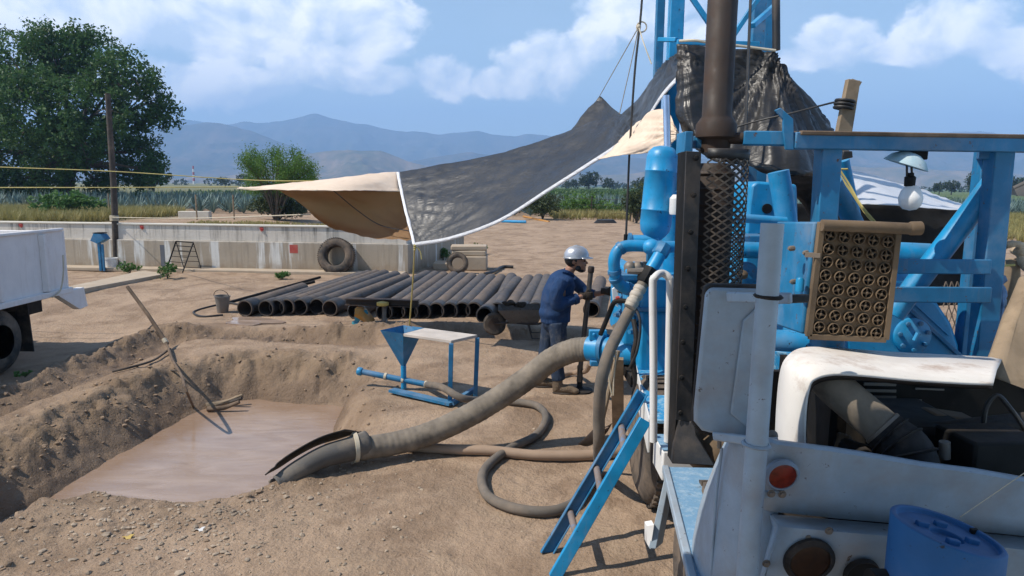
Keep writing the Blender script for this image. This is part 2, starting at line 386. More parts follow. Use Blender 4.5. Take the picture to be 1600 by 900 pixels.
def height(x, y):
    """ground height, clod mask, damp mask"""
    dw = seg_dist(x, y, WATER, True); ins = inside(x, y, WATER); sd_ = np.where(ins, -dw, dw)
    sd_ = sd_ + .10 * vfbm(x, y, 2.3, 4, 1)
    sharp = sst(y, 5.2, 6.2)                                         # near rim is a low lip, the far and left banks are steep
    right = sst(x, -2.6, -1.6) * sst(y, 5.0, 7.5)
    wid = .22 + .55 * sharp + .35 * right
    prof = sst(sd_, -wid, wid)
    dm = seg_dist(x, y, MOUND); mound = np.exp(-(dm / .75) ** 2)
    dr = np.minimum(seg_dist(x, y, RIDGE), seg_dist(x, y, RIDGE2) + .15); ridge = np.exp(-(dr / .38) ** 2)
    dt = np.minimum(seg_dist(x, y, TRENCH), seg_dist(x, y, TRENCH2)); tr = np.exp(-(dt / .34) ** 4)
    db = seg_dist(x, y, BACK); back = np.exp(-(db / .7) ** 2)
    low = .05 * vfbm(x, y, .35, 3, 2) + .018 * vfbm(x, y, 2.1, 4, 3) + .006 * vfbm(x, y, 14, 3, 4)
    h = low + .08 * mound + .14 * ridge - .20 * tr + .06 * back
    bank = np.exp(-((sd_ - .42) / .42) ** 2) * (.25 + .75 * sharp) * (1 - .75 * right)
    near = sst(13 - y, 0, 3)
    clod = np.clip(bank + .8 * ridge + .55 * mound * sst(sd_, .2, .5), 0, 1)
    big = vfbm(x, y, 3.1, 5, 5, .58)
    rid = 1 - np.abs(vfbm(x, y, 5.2, 4, 6)) * 2.2
    h = h + clod * (.12 * big + .05 * (rid - .6) + .035 * vfbm(x, y, 19, 3, 0))
    h = h * prof - .95 * (1 - prof)
    h = h - .30 * sst(-x, 5.6, 7.4) * sst(y, 4.0, 8.0) * sst(15.5 - y, 0, 3.5)    # the yard drops towards the parked truck
    damp = np.clip(np.exp(-(np.maximum(sd_, 0) / .30) ** 2) + .9 * np.exp(-(dt / .42) ** 2) + .35 * clod, 0, 1)
    pad = inside(x, y, PADP); dpad = np.where(pad, 0, seg_dist(x, y, PADP, True)); pk = sst(.75 - dpad, 0, .5); h = h * (1 - pk) + (.0 + low * .5) * pk
    far = sst(y, 22, 30)
    h = h + far * (.10 * vfbm(x, y, .12, 3, 3) )
    berm = np.exp(-((y - 47) / 4.0) ** 2) * sst(2 - x, 0, 6); h = h + berm * (.03 + .10 * vfbm(x, y, .25, 4, 1))
    return h, clod, damp, sd_
ys = [-80, -40, -20, -10, -5, -2, 0, 1.0]
y = 1.8
while y < 62: ys.append(y); y *= 1.0056
while y < 7800: ys.append(y); y *= 1.09
ys = np.array(ys); NC = 760
c = np.linspace(-1, 1, NC); c = np.sign(c) * (np.abs(c) * .72 + .28 * np.abs(c) ** 3)
Y, Cc = np.meshgrid(ys, c, indexing='ij'); X = Cc * (np.abs(Y) * 1.12 + 3.5)
H, CLOD, DAMP, SDW = height(X, Y)
H = np.where(Y > 64, H * .3 - .0, H)
idx = np.arange(X.size).reshape(X.shape)
quads = np.stack([idx[:-1, :-1], idx[:-1, 1:], idx[1:, 1:], idx[1:, :-1]], -1).reshape(-1, 4)
n = NT('trodden brown earth')
pos = n.n('ShaderNodeNewGeometry').outputs['Position']
pv2 = pos
c = n.mix(n.ramp(n.noise(.55, 8, .62, pv2), .32, .68), (.30, .210, .140), (.425, .305, .212))
c = n.mix(n.math('MULTIPLY', n.ramp(n.noise(3.2, 8, .68, pv2), .48, .66), .55), c, (.43, .315, .215))
c = n.mix(n.math('MULTIPLY', n.ramp(n.noise(1.1, 7, .62, pv2, .6), .47, .60), .6), c, (.18, .118, .074))
c = n.mix(n.math('MULTIPLY', n.ramp(n.noise(42, 5, .7, pv2), .52, .70), .45), c, (.16, .11, .075))
c = n.mix(n.math('MULTIPLY', n.ramp(n.noise(75, 3, .6, pv2), .66, .72), .7), c, (.50, .42, .33))
clodm = n.attr('clod'); dampm = n.attr('damp'); grassm = n.attr('grass')
c = n.mix(n.math('MULTIPLY', clodm, n.ramp(n.noise(6, 7, .65, pv2), .3, .6, .15, .75)), c, (.20, .145, .092))
dd = n.math('MULTIPLY', dampm, n.ramp(n.noise(2.6, 6, .6, pv2), .28, .55, .25, 1))
c = n.mix(n.math('MULTIPLY', dd, .72), c, (.135, .088, .055))
c = n.mix(grassm, c, n.mix(n.ramp(n.noise(.9, 6, .7, pv2), .35, .65), (.11, .14, .05), (.08, .125, .04)))
bh = n.math('ADD', n.noise(9, 8, .66, pv2), n.math('MULTIPLY', n.noise(60, 4, .6, pv2), .35))
b = n.bump(bh, .75, .05); vo = n.n('ShaderNodeTexVoronoi'); vo.inputs['Scale'].default_value = 26; n.l(pv2, vo.inputs['Vector'])
pat = n.ramp(n.noise(1.3, 5, .6, pv2), .42, .6)
b = n.bump(n.math('MULTIPLY', n.noise(24, 6, .7, pv2), pat), .7, .03, b); b = n.bump(n.math('MULTIPLY', vo.outputs['Distance'], pat), .3, .02, b)
m_ground = n.pbr(c, n.ramp(dd, .2, 1, .95, .62), 0, b, .25)
GR = sst(Y, 36, 40) * sst(-X, 23, 28) * (1 - sst(Y, 52, 55)) * .8 + sst(Y, 34, 44) * sst(X, 9, 14) * .55 + sst(Y, 120, 150) * .7
GR = np.clip(GR, 0, 1)
ground = npmesh('ground', np.stack([X, Y, H], -1).reshape(-1, 3), quads, m_ground, smooth=True, ncol={'clod': CLOD, 'damp': DAMP, 'grass': GR})
struct(ground)
def gh(x, y):
    h, _, _, _ = height(np.array([float(x)]), np.array([float(y)])); return float(h[0])
def GP(u, v):       # ground point under a pixel, height included
    p = WZ(u, v, 0)
    for _ in range(4): p = WZ(u, v, gh(p.x, p.y))
    return p
# mud water in the pit
n = NT('wet slurry'); p3 = n.n('ShaderNodeNewGeometry').outputs['Position']
mp = n.n('ShaderNodeMapping'); mp.inputs['Rotation'].default_value = (0, 0, R(-35)); mp.inputs['Scale'].default_value = (.8, 3.2, 1); n.l(p3, mp.inputs[0])
c = n.mix(n.ramp(n.noise(1.1, 6, .6, mp.outputs[0], 1.8), .3, .7), (.27, .188, .135), (.39, .292, .228))
c = n.mix(n.math('MULTIPLY', n.attr('edge'), n.ramp(n.noise(2, 5, .6, p3), .25, .6, .5, 1)), c, (.25, .165, .11))
m_mud = n.pbr(c, n.ramp(n.noise(1.6, 4, .5, mp.outputs[0]), .35, .65, .14, .34), 0, n.bump(n.noise(5, 4, .5, mp.outputs[0]), .14, .02), .5)
gx, gy = np.meshgrid(np.linspace(-7.5, .2, 130), np.linspace(2.6, 9.6, 130), indexing='ij')
_, _, _, sdw = height(gx, gy)
gi = np.arange(gx.size).reshape(gx.shape); gq = np.stack([gi[:-1, :-1], gi[1:, :-1], gi[1:, 1:], gi[:-1, 1:]], -1).reshape(-1, 4)
keep = (sdw.ravel()[gq] < .9).any(1)
edge = np.exp(-(np.maximum(-sdw, 0) / .45) ** 2) * sst(gy, 6.2, 8.2) + sst(-gx, 2.2, 3.4) * np.exp(-(np.maximum(-sdw, 0) / .35) ** 2)
mudo = npmesh('mud_water', np.stack([gx, gy, np.full(gx.shape, MUDZ)], -1).reshape(-1, 3), gq[keep], m_mud, smooth=True, ncol={'edge': np.clip(edge, 0, 1)})
struct(mudo)
# shallow puddles of slurry along the trench edge
for k, (pu, ru, rv) in enumerate([((395, 503), 42, 6)]):
    P = []
    for i in range(28):
        A = 2 * math.pi * i / 28; q = 1 + .18 * math.sin(3 * A + 1) + .1 * math.sin(5 * A)
        P.append(GP(pu[0] + ru * q * math.cos(A), pu[1] + rv * q * math.sin(A)))
    zz = max(p.z for p in P) + .006
    mb = MB(); mb.prism([(p.x, p.y, zz) for p in P], (0, 0, -.03)); struct(mb.build('slurry_puddle', m_mud))

# stones: one merged object (nobody could count them)
ico = bmesh.new(); bmesh.ops.create_icosphere(ico, subdivisions=1, radius=1)
iv = np.array([v.co[:] for v in ico.verts]); iff = np.array([[v.index for v in f.verts] for f in ico.faces]); ico.free()
def rocks(name, P, S, mat, flat=.65):
    N = len(P); rn = RNG
    A = rn.uniform(0, 6.28, N); jit = 1 + rn.uniform(-.32, .32, (N, len(iv)))
    vv = iv[None] * jit[..., None] * S[:, None, None] * np.stack([rn.uniform(.7, 1.3, N), rn.uniform(.7, 1.3, N), np.full(N, flat)], -1)[:, None]
    ca, sa = np.cos(A)[:, None], np.sin(A)[:, None]
    x = vv[..., 0] * ca - vv[..., 1] * sa; y = vv[..., 0] * sa + vv[..., 1] * ca
    vv = np.stack([x, y, vv[..., 2]], -1) + P[:, None]
    ff = (iff[None] + (np.arange(N) * len(iv))[:, None, None]).reshape(-1, 3)
    return npmesh(name, vv.reshape(-1, 3), ff, mat)
def scatter(N, x0, x1, y0, y1, keepf, s0, s1, pw=2.5):
    x = RNG.uniform(x0, x1, N); y = y0 * (y1 / y0) ** RNG.random(N)
    h, cl, dp, sd_ = height(x, y); k = RNG.random(N) < keepf(x, y, cl, sd_); k &= sd_ > .02
    x, y, h = x[k], y[k], h[k]; s = s0 + (s1 - s0) * RNG.random(len(x)) ** pw
    return np.stack([x, y, h + s * .15], -1), s
m_clod = paint('dried mud clods', (.25, .175, .115), .95, var=.3, scale=3, amt=.2, dust=0, bump=.6, bscale=50)
m_stone = paint('pale gravel', (.33, .26, .19), .95, var=.35, scale=2, amt=.2, dust=0, bump=.4)
P1, S1 = scatter(17000, -9, 3.5, 3.4, 16, lambda x, y, c, s: np.clip(c * .9, 0, 1), .007, .030, 3.2)
struct(tag(rocks('mud_clods', P1, S1, m_clod), 'crumbly dried mud clods along the pit banks', 'clods'), 'stuff')
P2, S2 = scatter(6500, -5.5, 3, 3.2, 14, lambda x, y, c, s: np.where((y < 6.2) & (x < -.6), .8, .12), .003, .018, 3.2)
P2[:, 2] -= S2 * .02
P3, S3 = scatter(8000, -5, 0, 3.4, 6.2, lambda x, y, c, s: np.exp(-(((x + 2.5) / .9) ** 2 + ((y - 4.75) / .55) ** 2)), .005, .024, 2.4)
P2 = np.concatenate([P2, P3]); S2 = np.concatenate([S2, S3])
struct(tag(rocks('gravel', P2, S2, m_stone), 'loose gravel and pebbles on the bare earth', 'gravel'), 'stuff')

# ================================================================ mountains
m_hill = None
def hill_mat(name, a, b):
    n = NT(name); q = n.n('ShaderNodeNewGeometry').outputs['Position']
    return n.pbr(n.mix(n.ramp(n.noise(.006, 9, .7, q), .4, .62), a, b), 1, 0, None, 0)
def mountains(name, prof, Yd, depth, mat, amp):
    us = np.linspace(prof[0][0], prof[-1][0], 420); vs = np.interp(us, [p[0] for p in prof], [p[1] for p in prof])
    tops = np.array([W(u, v, Yd)[:] for u, v in zip(us, vs)]); rows = []; NR = 46
    xs = tops[:, 0]; zt = tops[:, 2] + amp * .12 * vfbm(xs, xs * 0, 1 / 160., 5, 2)
    for i in range(-14, NR):
        t = i / (NR - 1); yy = Yd - depth * t
        dec = (1 - abs(t)) ** 1.25 if t > 0 else (1 - abs(t) * 2.0)
        gul = np.abs(vfbm(xs, np.full_like(xs, yy * .35), 1 / 330., 6, 4, .55))
        z = zt * dec - amp * gul * 1.35 * math.sin(math.pi * min(1, max(0, t)) ** .7) + amp * .3 * vfbm(xs, np.full_like(xs, yy), 1 / 250., 5, 1) * (1 if t > 0 else 0) * min(1, t * 6)
        rows.append(np.stack([xs, np.full_like(xs, yy), np.maximum(z, -2)], -1))
    P = np.array(rows); ii = np.arange(P.shape[0] * P.shape[1]).reshape(P.shape[:2])
    q = np.stack([ii[:-1, :-1], ii[1:, :-1], ii[1:, 1:], ii[:-1, 1:]], -1).reshape(-1, 4)
    return struct(npmesh(name, P.reshape(-1, 3), q, mat, smooth=True))
mountains('far_mountains', [(-400, 235), (-100, 215), (120, 200), (235, 196), (283, 186), (330, 194), (400, 191), (440, 188), (465, 182), (492, 178), (520, 184), (560, 194), (610, 203),
          (660, 208), (715, 209), (745, 205), (775, 211), (850, 212), (930, 222), (1020, 233), (1130, 240), (1260, 238), (1340, 226), (1420, 215), (1490, 207), (1530, 207),
          (1600, 215), (1700, 236), (1900, 250), (2200, 270)], 6300, 1600, hill_mat('far mountain scrub', (.04, .055, .04), (.10, .09, .07)), 190)
mountains('middle_mountains', [(-300, 260), (-50, 238), (120, 222), (200, 212), (262, 198), (322, 190), (352, 195), (392, 203), (430, 219), (480, 238), (520, 250), (600, 252), (660, 250), (700, 243), (735, 238),
          (790, 246), (840, 240), (900, 238), (1000, 248), (1150, 246), (1300, 236), (1450, 235), (1600, 238), (1750, 250), (2000, 275)], 4300, 1100, hill_mat('middle mountain scrub', (.035, .045, .035), (.13, .10, .075)), 120)
mountains('near_hills', [(150, 290), (300, 283), (400, 268), (470, 243), (545, 233), (595, 236), (640, 254), (690, 266), (760, 272), (850, 276), (980, 272), (1100, 262), (1250, 258),
          (1400, 262), (1520, 268), (1700, 280), (1800, 293)], 3000, 700, hill_mat('near hill scrub', (.09, .09, .055), (.25, .18, .12)), 75)

# ================================================================ vegetation
def leafmat(name, a, b, trans=.35, rough=.55):
    n = NT(name); o = n.n('ShaderNodeObjectInfo'); q = n.n('ShaderNodeNewGeometry')
    c = n.mix(q.outputs['Random Per Island'], a, b)
    c = n.mix(n.math('MULTIPLY', n.ramp(n.noise(.5, 4, .6, q.outputs['Position']), .35, .65), .5), c, tuple(x * .55 for x in a))
    m = n.pbr(c, rough, 0, None, .3); t = n.n('ShaderNodeBsdfTranslucent'); n.setin(t.inputs[0], c)
    mx = n.n('ShaderNodeMixShader'); mx.inputs[0].default_value = trans; n.l(n.b.outputs[0], mx.inputs[1]); n.l(t.outputs[0], mx.inputs[2])
    n.l(mx.outputs[0], n.out.inputs['Surface']); return m
m_leaf = leafmat('dark tree leaves', (.050, .115, .030), (.095, .175, .048))
m_leafl = leafmat('light bush leaves', (.085, .18, .03), (.15, .26, .05))
m_weed = leafmat('weed leaves', (.08, .18, .045), (.14, .25, .07))
m_drybush = leafmat('dull bush leaves', (.05, .08, .03), (.10, .12, .05))
m_agave = leafmat('blue green agave blades', (.12, .19, .17), (.20, .28, .25), .12)
m_grass = leafmat('dry yellow grass', (.44, .37, .15), (.28, .27, .09), .3)
m_crop = leafmat('green crop leaves', (.07, .14, .035), (.13, .20, .06), .3)
m_far = leafmat('distant foliage', (.035, .060, .025), (.055, .085, .035))
m_bark = paint('grey bark', (.10, .08, .06), .95, var=.3, amt=.3, bump=.8, bscale=20, dust=0)
def rnd_dir(N):
    d = RNG.normal(size=(N, 3)); return d / np.linalg.norm(d, axis=1)[:, None]
def leaves(C, size, asp=.55, up=.35):
    """one bent leaf (4 verts, rhombus) per centre"""
    N = len(C); a = rnd_dir(N); nrm = rnd_dir(N) + np.array([0, 0, up]); nrm /= np.linalg.norm(nrm, axis=1)[:, None]
    b = np.cross(nrm, a); b /= np.linalg.norm(b, axis=1)[:, None] + 1e-9; a = np.cross(b, nrm)
    s = (size * RNG.uniform(.6, 1.3, N))[:, None]
    v = np.stack([C - a * s, C - b * s * asp + nrm * s * .15, C + a * s, C + b * s * asp + nrm * s * .15], 1)
    return v.reshape(-1, 3), np.arange(4 * N).reshape(-1, 4)
def clumps(blobs, per, size, spread, asp=.55, shell=.55):
    """blobs: (centre, radius xyz, twigs)"""
    out = []
    for c_, r_, k in blobs:
        d = rnd_dir(k); q = RNG.uniform(shell, 1.0, k) ** .6
        tw = np.array(c_) + d * q[:, None] * np.array(r_)
        ax = rnd_dir(k) + d * .9 + np.array([0, 0, -.15]); ax /= np.linalg.norm(ax, axis=1)[:, None]
        t = RNG.uniform(-.5, .9, (k, per, 1)) * spread
        out.append((tw[:, None] + ax[:, None] * t + RNG.normal(size=(k, per, 3)) * spread * .26).reshape(-1, 3))
    return leaves(np.concatenate(out), size, asp)
# the big spreading tree
TB = W(105, 320, 70)
tree = thing('spreading_tree', (TB.x, TB.y, -.1), 'huge dark green spreading tree behind the agave field', 'tree')
blob = []
for (u, v, r, dy) in [(25, 100, 62, 0), (90, 85, 50, 0), (145, 95, 52, 1), (195, 118, 46, -1), (222, 160, 40, 0), (255, 178, 22, 1), (60, 175, 72, -3), (135, 170, 62, -3), (190, 208, 42, 1),
                      (15, 235, 58, 0), (85, 240, 46, -2), (222, 238, 30, 1), (238, 268, 16, 0), (165, 258, 34, 3), (-65, 140, 92, 0), (-60, 235, 62, 2), (40, 285, 26, 1), (215, 275, 18, 2), (120, 62, 22, 0), (60, 65, 24, 1), (15, 292, 30, 0), (72, 290, 24, -1), (160, 288, 20, 1), (120, 215, 40, -4)]:
    c_ = W(u, v, 70 + dy * 1.3); rr = r * 70 / F; blob.append((c_, (rr, rr * .9, rr * .8), int(9 + rr * rr * 7.6)))
vv, qq = clumps(blob, 40, .18, 1.0)
npmesh('crown', vv, qq, m_leaf, tree)
mb = MB(); base = V(TB); base.z = -.3
fork = W(108, 268, 70)
mb.tube(cr([base, W(106, 296, 70), fork], 6), [.85, .62, .55], 12, jit=.06)
for (c_, rr, k) in blob:
    c_ = V(c_); m1 = fork.lerp(c_, .5) + V((random.uniform(-.6, .6), random.uniform(-.5, .5), .8))
    mb.tube(cr([fork, m1, c_], 6), [.34, .18, .06], 7)
    for j in range(5):
        e = c_ + V(rnd_dir(1)[0]) * rr[0] * .85; mb.tube(cr([m1.lerp(c_, .5), c_.lerp(e, .4) + V((0, 0, .2)), e], 4), [.09, .02], 5)
mb.build('trunk', m_bark, tree)
def bush(name, u, v, Y, wid, hgt, mat, label, cat, twigs=60, per=14, size=.07, group=None, stems=7, lump=5, flat=.8):
    b0 = W(u, v, Y); z0 = gh(b0.x, b0.y) if Y < 60 else 0.0
    t = thing(name, (b0.x, b0.y, z0), label, cat, group); bl = []; mb = MB()
    for i in range(lump):
        A = 6.28 * i / lump + random.random(); q = random.uniform(.15, .55)
        c_ = V((b0.x + wid * .5 * q * math.cos(A), b0.y + wid * .4 * q * math.sin(A), z0 + hgt * random.uniform(.4, .72)))
        r = (wid * random.uniform(.22, .34), wid * random.uniform(.2, .3), hgt * random.uniform(.22, .34)); bl.append((c_, r, twigs // lump))
    vv, qq = clumps(bl, per, size, min(wid, hgt) * .16, .5, .25); npmesh('foliage', vv, qq, mat, t)
    for i in range(stems):
        c_ = V(bl[i % lump][0]) + V((random.uniform(-.3, .3) * wid * .4, random.uniform(-.2, .2) * wid, random.uniform(0, .2) * hgt))
        mb.tube(cr([V((b0.x, b0.y, z0 - .03)), V((b0.x, b0.y, z0)).lerp(c_, .5) + V((0, 0, hgt * .08)), c_], 4), [max(.008, hgt * .018), max(.004, hgt * .006)], 5)
    mb.build('stem', m_bark, t); return t
# feathery bush behind the tan tarp: long outward twigs
b0 = W(430, 336, 45); t = thing('feathery_bush', (b0.x, b0.y, 0), 'bright green feathery bush rising behind the tan tarp', 'bush')
mb = MB(); C = []
for i in range(46):
    e = W(random.uniform(376, 486), random.uniform(243, 300), 45 + random.uniform(-2, 2)); q = b0.lerp(e, .5) + V((0, 0, .5))
    pth = cr([V((b0.x, b0.y, -.1)), q, e, e + (e - q) * .22], 6); mb.tube(pth, [.05, .008], 5)
    for p in pth[7:]:
        for j in range(36): C.append(p + V(RNG.normal(size=3)) * .23)
vv, qq = leaves(np.array([c_[:] for c_ in C]), .075, .35); npmesh('foliage', vv, qq, m_leafl, t); mb.build('stem', m_bark, t)
bush('shrub', 436, 334, 46, 4.4, 1.7, m_drybush, 'added dark low shrub standing in for shade below the feathery bush', 'shrub', 300, 16, .10)  # shrub added to fill the dark shade under the feathery bush
bush('broadleaf_plant', 105, 343, 44, 4.6, 1.9, m_weed, 'broad leaved green plant growing in the dry grass', 'plant', 130, 10, .16)
bush('shrub', 848, 336, 50, 3.6, 2.0, m_drybush, 'rounded green shrub beside the wire fence', 'shrub', 260, 14, .09)
bush('shrub', 995, 338, 46, 2.0, 2.9, m_drybush, 'upright leafy shrub behind the blue cylinder', 'shrub', 220, 14, .09)
bush('shrub', 920, 325, 56, 5.5, 2.0, m_leafl, 'flat topped green shrub growing over the fence post', 'shrub', 220, 14, .1)
for (u, v, Y, wd, hg, lb) in [(202, 426, 18.6, .85, .34, 'weed tuft sprawling beside the white bucket'), (262, 436, 17.6, .62, .40, 'bushy weed at the end of the kerb'),
                              (440, 437, 17.6, .42, .22, 'tiny weed tuft on the bare earth before the wall'), (692, 405, 22, .6, .45, 'leafy weed against the shaded tank wall'),
                              (748, 385, 25, .7, .4, 'weed behind the concrete block heap'), (800, 398, 24, .0, .0, '')]:
    if wd: bush('weed', u, v, Y, wd, hg, m_weed, lb, 'weed', 60, 9, .035, 'green weeds about the yard', 6, 4)
bush('weed', 40, 588, 8.6, .35, .07, m_weed, 'flat creeping weed on the dry bank near the truck wheel', 'weed', 40, 8, .022, 'green weeds about the yard', 4, 3)
# agave field
def blades(bases, k, hgt, wid, lean, curve=.25, zsrc=None):
    N = len(bases); A = RNG.uniform(0, 6.28, (N, k)); L = hgt * RNG.uniform(.6, 1.1, (N, k)); ln = RNG.uniform(lean[0], lean[1], (N, k))
    dx, dy, dz = np.cos(A) * np.sin(ln), np.sin(A) * np.sin(ln), np.cos(ln)
    d = np.stack([dx, dy, dz], -1); s = np.stack([-np.sin(A), np.cos(A), A * 0], -1) * wid
    B = bases[:, None]; Lx = L[..., None]
    mid = B + d * Lx * .5; tip = B + d * Lx + np.stack([dx, dy, -dz * .2], -1) * Lx * curve * .3
    v = np.stack([B - s * .6, B + s * .6, mid - s, mid + s, tip, ], 2)
    o = (np.arange(N * k) * 5)[:, None]
    f = np.concatenate([o + np.array([0, 1, 3]), o + np.array([0, 3, 2]), o + np.array([2, 3, 4])], 0)
    return v.reshape(-1, 3), f
rows = []
for r in range(12):
    yy = 57 + r * 2.6; xs = np.arange(-75, 62, 1.25) + RNG.uniform(-.3, .3, 110)[:len(np.arange(-75, 62, 1.25))]
    rows.append(np.stack([xs, np.full(len(xs), yy) + RNG.uniform(-.35, .35, len(xs)), np.zeros(len(xs))], -1))
B = np.concatenate(rows); B = B[(B[:, 0] < 26) | (B[:, 1] > 62)]
vv, ff = blades(B, 30, 1.75, .065, (.08, 1.15)); ag = npmesh('agave_field', vv, ff, m_agave)
tag(ag, 'rows of blue green agave plants beyond the yard', 'agave field', kind='stuff')
rows = []
B = np.stack([RNG.uniform(-60, 75, 9000), RNG.uniform(92, 330, 9000), np.zeros(9000)], -1)
vv, ff = blades(B, 7, 1.3, .35, (.2, 1.2)); cp = npmesh('crop_field', vv, ff, m_crop); tag(cp, 'low green crop stretching towards the hills', 'crop field', kind='stuff')
B = np.stack([RNG.uniform(34, 90, 9000), RNG.uniform(52, 110, 9000), np.zeros(9000)], -1)
vv, ff = blades(B, 7, .5, .10, (.2, 1.2)); cp = npmesh('young_crop', vv, ff, m_crop); tag(cp, 'flat bright green young crop beyond the rig frame', 'crop field', kind='stuff')
B1 = np.stack([RNG.uniform(-55, -25, 5200), RNG.uniform(39, 53, 5200), np.zeros(5200)], -1)
B2 = np.stack([RNG.uniform(3, 60, 3400), RNG.uniform(50, 57, 3400), np.zeros(3400)], -1)
B3 = np.stack([RNG.uniform(-19, -4, 700), RNG.uniform(39, 42, 700), np.zeros(700)], -1)
B4 = np.stack([RNG.uniform(24, 46, 3500), RNG.uniform(30, 50, 3500), np.zeros(3500)], -1)
B = np.concatenate([B1, B2, B3, B4]); B[:, 2] = height(B[:, 0], B[:, 1])[0] - .02
hgts = np.concatenate([np.full(5200, .95), np.full(3400, .8), np.full(700, .25), np.full(3500, .6)])
A_, F_ = [], []; o = 0
for hh in np.unique(hgts):
    vv, ff = blades(B[hgts == hh], 14, hh, .012, (.0, .6), .8); A_.append(vv); F_.append(ff + o); o += len(vv)
gs = npmesh('dry_grass', np.concatenate(A_), np.concatenate(F_), m_grass); tag(gs, 'tall dry yellow grass along the field edge', 'grass', kind='stuff')
ap = W(1253, 337, 24); vv, ff = blades(np.array([[ap.x, ap.y, 0.0]]), 46, 1.35, .045, (.08, 1.2))
tag(npmesh('agave_plant', vv, ff, m_agave), 'single spiky agave seen beneath the edge of the black tarp', 'agave')
# distant trees
def far_tree(u, v, Y, wd, hg, lb):
    b0 = W(u, v, Y); t = thing('distant_tree', (b0.x, b0.y, 0), lb, 'tree', 'trees on the horizon'); bl = []
    for i in range(5):
        bl.append((V((b0.x + random.uniform(-.28, .28) * wd, b0.y, hg * random.uniform(.45, .75))), (wd * .28, wd * .28, hg * .26), 26))
    vv, qq = clumps(bl, 10, hg * .05, hg * .12); npmesh('crown', vv, qq, m_far, t)
    MB().tube([V((b0.x, b0.y, -.2)), V((b0.x, b0.y, hg * .6))], [hg * .04, hg * .02], 6).build('trunk', m_bark, t)
for (u, Y, wd, hg, lb) in [(920, 300, 9, 9.5, 'tallest dark tree on the horizon beyond the fence'), (893, 310, 8, 5, 'low dark tree just beside the tallest horizon tree'), (952, 330, 9, 6, 'broad low tree on the horizon beside the hanging cable'),
                           (1003, 300, 8, 6.5, 'dark horizon tree half hidden by the blue cylinder'), (1468, 290, 6, 5.5, 'small round tree seen under the hanging lamp'), (1487, 285, 8, 6.5, 'round tree between the lamp and the diagonal strut'),
                           (1522, 270, 8, 9.5, 'tall tree showing behind the diagonal strut'), (1590, 260, 12, 8, 'wide dark tree above the sheet metal corner'), (1570, 290, 7, 6, 'small tree just past the thick blue post'),
                           (352, 330, 7, 5.0, 'small dark tree near the striped chimney'), (385, 340, 9, 6.5, 'dark tree half hidden by the feathery bush'), (240, 120, 7, 6, 'smaller tree under the spreading crown edge')]:
    far_tree(u, 296, Y, wd, hg, lb)
mb = MB(); bl = []
for i in range(150):
    x = random.uniform(-420, 460); bl.append((V((x, 560 + random.uniform(-30, 30), random.uniform(1.2, 2.6))), (random.uniform(4, 8), 4, random.uniform(2, 3.6)), 14))
vv, qq = clumps(bl, 9, .8, 1.6); tag(npmesh('distant_tree_line', vv, qq, m_far), 'low dark line of distant trees along the valley floor', 'tree line', kind='stuff')
cb_ = W(303, 281, 900); t = thing('chimney', (cb_.x, 900, 0), 'slim red and white chimney far off below the mountains', 'chimney')
mb = MB(); mr = MB()
for i in range(6): (mb if i % 2 == 0 else mr).lathe([(1.6 - .12 * i, 0), (1.5 - .12 * i, 3.9)], (cb_.x, 900, i * 3.9), (0, 0, 1), 10)
mb.build('white_band', m_white, t); mr.build('red_band', m_red, t)
# ================================================================ concrete tank wall
n = NT('stained whitewashed concrete'); q = n.n('ShaderNodeNewGeometry').outputs['Position']
sx = n.vscale((1.4, 1.4, .10), q); sx2 = n.vscale((3.2, 3.2, .22), q)
zz = n.n('ShaderNodeSeparateXYZ'); n.l(q, zz.inputs[0])
c = n.mix(n.ramp(n.noise(1.2, 7, .6, q), .3, .7), (.52, .47, .40), (.66, .61, .54))
lowm = n.ramp(zz.outputs[2], .86, .80); 
c = n.mix(n.math('MULTIPLY', lowm, .75), c, n.mix(n.noise(2.2, 6, .6, q), (.27, .215, .15), (.37, .30, .215)))
c = n.mix(n.math('MULTIPLY', lowm, n.ramp(n.noise(1.9, 6, .6, sx), .54, .60)), c, (.66, .65, .61))
c = n.mix(n.math('MULTIPLY', n.ramp(n.noise(2.0, 7, .7, sx2), .50, .68), n.ramp(zz.outputs[2], .75, 1.30, .35, .95)), c, (.10, .092, .08))
c = n.mix(n.math('MULTIPLY', n.ramp(zz.outputs[2], .35, .0), n.ramp(n.noise(3, 6, .6, q), .35, .65)), c, (.26, .19, .125))
m_conc = n.pbr(c, .9, 0, n.bump(n.noise(14, 7, .65, q), .4, .02), .2)
C0, C1 = WZ(636, 428, 0), WZ(723, 397, 0); dL = (WZ(150, 418.5, 0) - C0).normalized(); L0 = C0 + dL * 22
dS = (C1 - C0).normalized(); nF = V((dL.y, -dL.x, 0)); nF = nF if nF.y < 0 else -nF; nS = V((dS.y, -dS.x, 0)); nS = nS if nS.x > 0 else -nS
t = thing('tank_wall', (C0.x, C0.y, 0), 'long whitewashed concrete tank wall with dark streaks and peeling lower band', 'wall')
def zup(p, z): return V((p.x, p.y, z))
inF, inS = -nF * .3, -nS * .3
def wallring(z0, z1, off):
    a = L0 + nF * off; b = C0 + nF * off + nS * off; c_ = C1 + nS * off + dS * .0
    poly = [zup(a, z0), zup(b, z0), zup(c_, z0), zup(C1 + inS, z0), zup(C0 + inS + inF, z0), zup(L0 + inF, z0)]
    return MB().prism(poly, (0, 0, z1 - z0))
wallring(-.3, .845, .05).build('lower_wall', m_conc, t, .012)
wallring(.845, 1.27, .0).build('upper_wall', m_conc, t, .012)
n = NT('pale lime coping'); m_cop = n.pbr(n.mix(n.noise(3, 6), (.50, .45, .37), (.66, .62, .54)), .9, 0, n.bump(n.noise(20, 5), .4, .01), .2)
wallring(1.27, 1.315, .03).build('coping', m_cop, t, .01)
